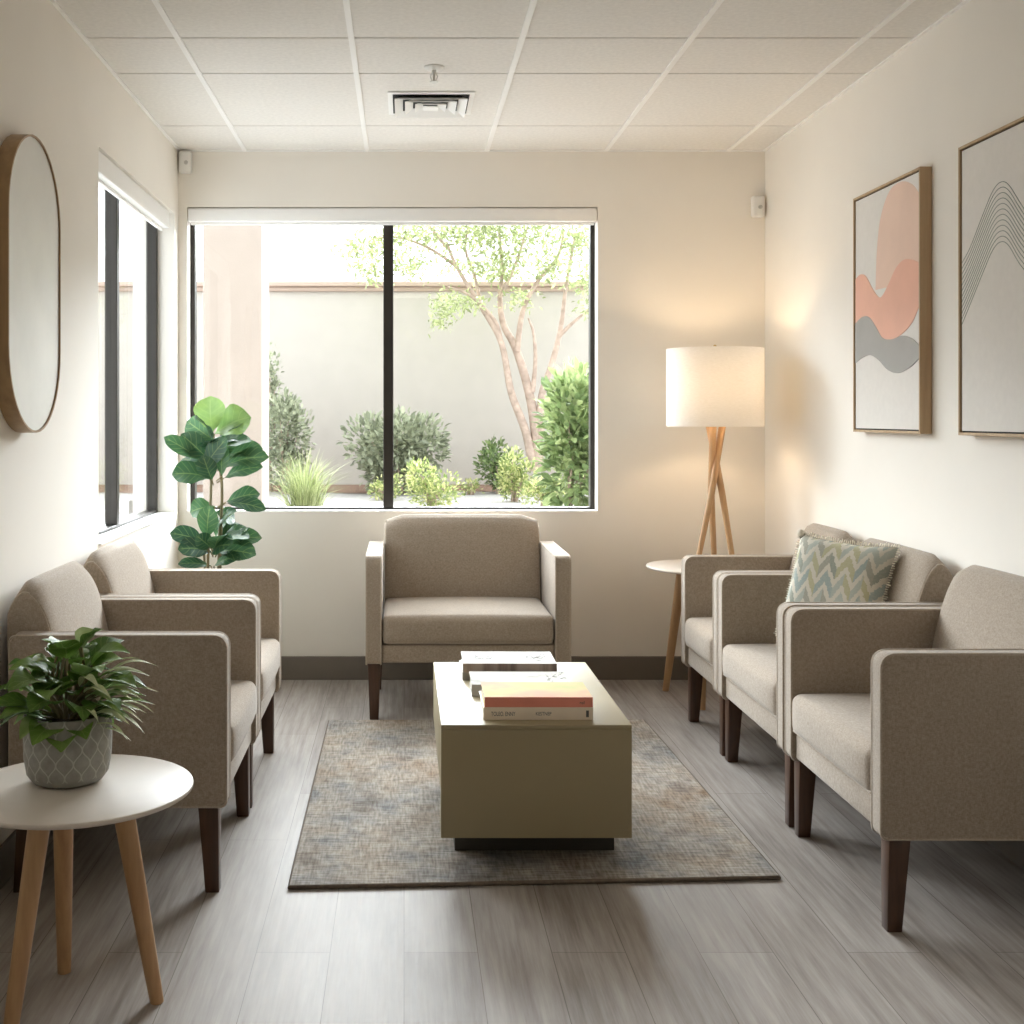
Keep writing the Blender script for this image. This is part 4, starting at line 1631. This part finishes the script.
mb.build('trunk', M['bark'], tr, smooth=60)
ml = MB()
rnd = random.Random(12)
clusters = [(445, 130, 60, 42), (470, 180, 40, 28), (520, 110, 70, 40), (560, 170, 60, 30), (600, 90, 70, 40), (640, 250, 45, 30), (625, 290, 30, 28),
            (680, 100, 70, 45), (690, 250, 50, 25), (740, 90, 70, 45), (780, 150, 55, 40), (800, 240, 40, 22), (830, 90, 70, 45), (870, 170, 60, 40),
            (925, 110, 60, 50), (940, 200, 40, 40), (955, 270, 30, 22), (700, 40, 90, 40), (820, 30, 90, 40), (560, 40, 80, 40), (920, 40, 70, 40), (700, 170, 60, 30), (760, 190, 40, 25)]
for (x, y, rx, ry) in clusters:
    for k in range(int(rx * ry / 6.5)):
        q = zt_(x + rnd.gauss(0, .5) * rx, y + rnd.gauss(0, .5) * ry, rnd.uniform(-.5, .5))
        d = Vector((rnd.uniform(-1, 1), rnd.uniform(-1, 1), rnd.uniform(-1, .4))).normalized()
        s = rnd.uniform(.045, .085)
        leaf(ml, q, q + d * s, s * .36, Vector((rnd.uniform(-1, 1), rnd.uniform(-1, 1), 1)), 'ovate', 0.1, 0.2, rnd.uniform(0, 1), 2, 3)
ml.build('foliage', M['tree_leaf'], tr, smooth=0)

# ================================================================== LIGHT
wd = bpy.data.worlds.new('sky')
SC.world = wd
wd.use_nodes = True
nt = wd.node_tree
bg = nt.nodes['Background']
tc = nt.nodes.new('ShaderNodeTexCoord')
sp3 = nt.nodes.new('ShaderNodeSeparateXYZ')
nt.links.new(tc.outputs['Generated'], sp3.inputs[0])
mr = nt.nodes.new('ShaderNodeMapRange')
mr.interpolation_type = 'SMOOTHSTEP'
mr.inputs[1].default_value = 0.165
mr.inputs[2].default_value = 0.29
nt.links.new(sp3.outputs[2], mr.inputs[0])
mr2 = nt.nodes.new('ShaderNodeMapRange')        # bright sky band added to light the room, weaker again higher up
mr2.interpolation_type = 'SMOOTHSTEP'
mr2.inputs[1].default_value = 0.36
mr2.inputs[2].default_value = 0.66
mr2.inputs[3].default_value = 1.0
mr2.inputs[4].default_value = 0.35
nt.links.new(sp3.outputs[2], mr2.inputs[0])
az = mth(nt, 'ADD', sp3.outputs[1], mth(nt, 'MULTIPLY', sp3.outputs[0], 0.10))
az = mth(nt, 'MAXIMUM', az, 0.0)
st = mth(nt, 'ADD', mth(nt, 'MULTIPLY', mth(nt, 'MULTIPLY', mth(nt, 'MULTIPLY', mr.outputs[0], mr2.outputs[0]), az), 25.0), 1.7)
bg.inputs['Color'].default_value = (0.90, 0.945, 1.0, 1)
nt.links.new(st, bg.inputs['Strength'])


def portal(name, loc, rot, sx, sy):
    l = bpy.data.lights.new(name, 'AREA')
    l.shape = 'RECTANGLE'
    l.size, l.size_y = sx, sy
    l.cycles.is_portal = True
    o = bpy.data.objects.new(name, l)
    COL.objects.link(o)
    o.location = loc
    o.rotation_euler = rot


portal('daylight_portal', ((WX0 + WX1) / 2, YB + 0.17, (WZ0 + WZ1) / 2), (-PI / 2, 0, 0), WX1 - WX0, WZ1 - WZ0)
portal('daylight_portal', (XL - 0.17, (LY0 + LY1) / 2, (LZ0 + LZ1) / 2), (0, -PI / 2, 0), LZ1 - LZ0, LY1 - LY0)

# unseen ceiling lights added as front fill, dimmed
M['diffuser'] = emit_mat('fill_light_diffuser', (1.0, 0.94, 0.86), 2.0)
for yy, lb in ((0.98, 'square fill light added in the ceiling nearer the window'), (-0.85, 'square fill light added in the ceiling nearer the rear wall')):
    t = thing('front_fill_light', lb, 'fill light', (0.113, yy, ZC), group='added unseen fill lights')
    m = MB()
    ring(m, 0.292, 0.27, -0.006, -0.006, 0.005)
    m.build('frame', M['white'], t, smooth=0)
    m = MB()
    m.box((-0.269, -0.269, -0.005), (0.269, 0.269, -0.001))
    m.build('diffuser', M['diffuser'], t, smooth=0)

# ================================================================== CAMERA
cam = bpy.data.cameras.new('camera')
co = bpy.data.objects.new('camera', cam)
COL.objects.link(co)
co.location = (0, 0, CAM_Z)
co.rotation_euler = (PI / 2, 0, 0)
cam.sensor_width = 36
cam.lens = 36 * F / 1024
cam.shift_x = (512 - VX) / 1024
cam.shift_y = -(512 - VY) / 1024
cam.clip_start = 0.05
SC.camera = co

SC.view_settings.view_transform = 'Standard'
SC.view_settings.look = 'None'
SC.view_settings.gamma = 1
SC.view_settings.use_curve_mapping = False
SC.view_settings.exposure = 1.13
SC.cycles.use_denoising = True
SC.cycles.max_bounces = 14
SC.cycles.diffuse_bounces = 8
SC.cycles.transparent_max_bounces = 16
SC.cycles.sample_clamp_indirect = 6
SC.cycles.caustics_reflective = False
SC.cycles.caustics_refractive = False
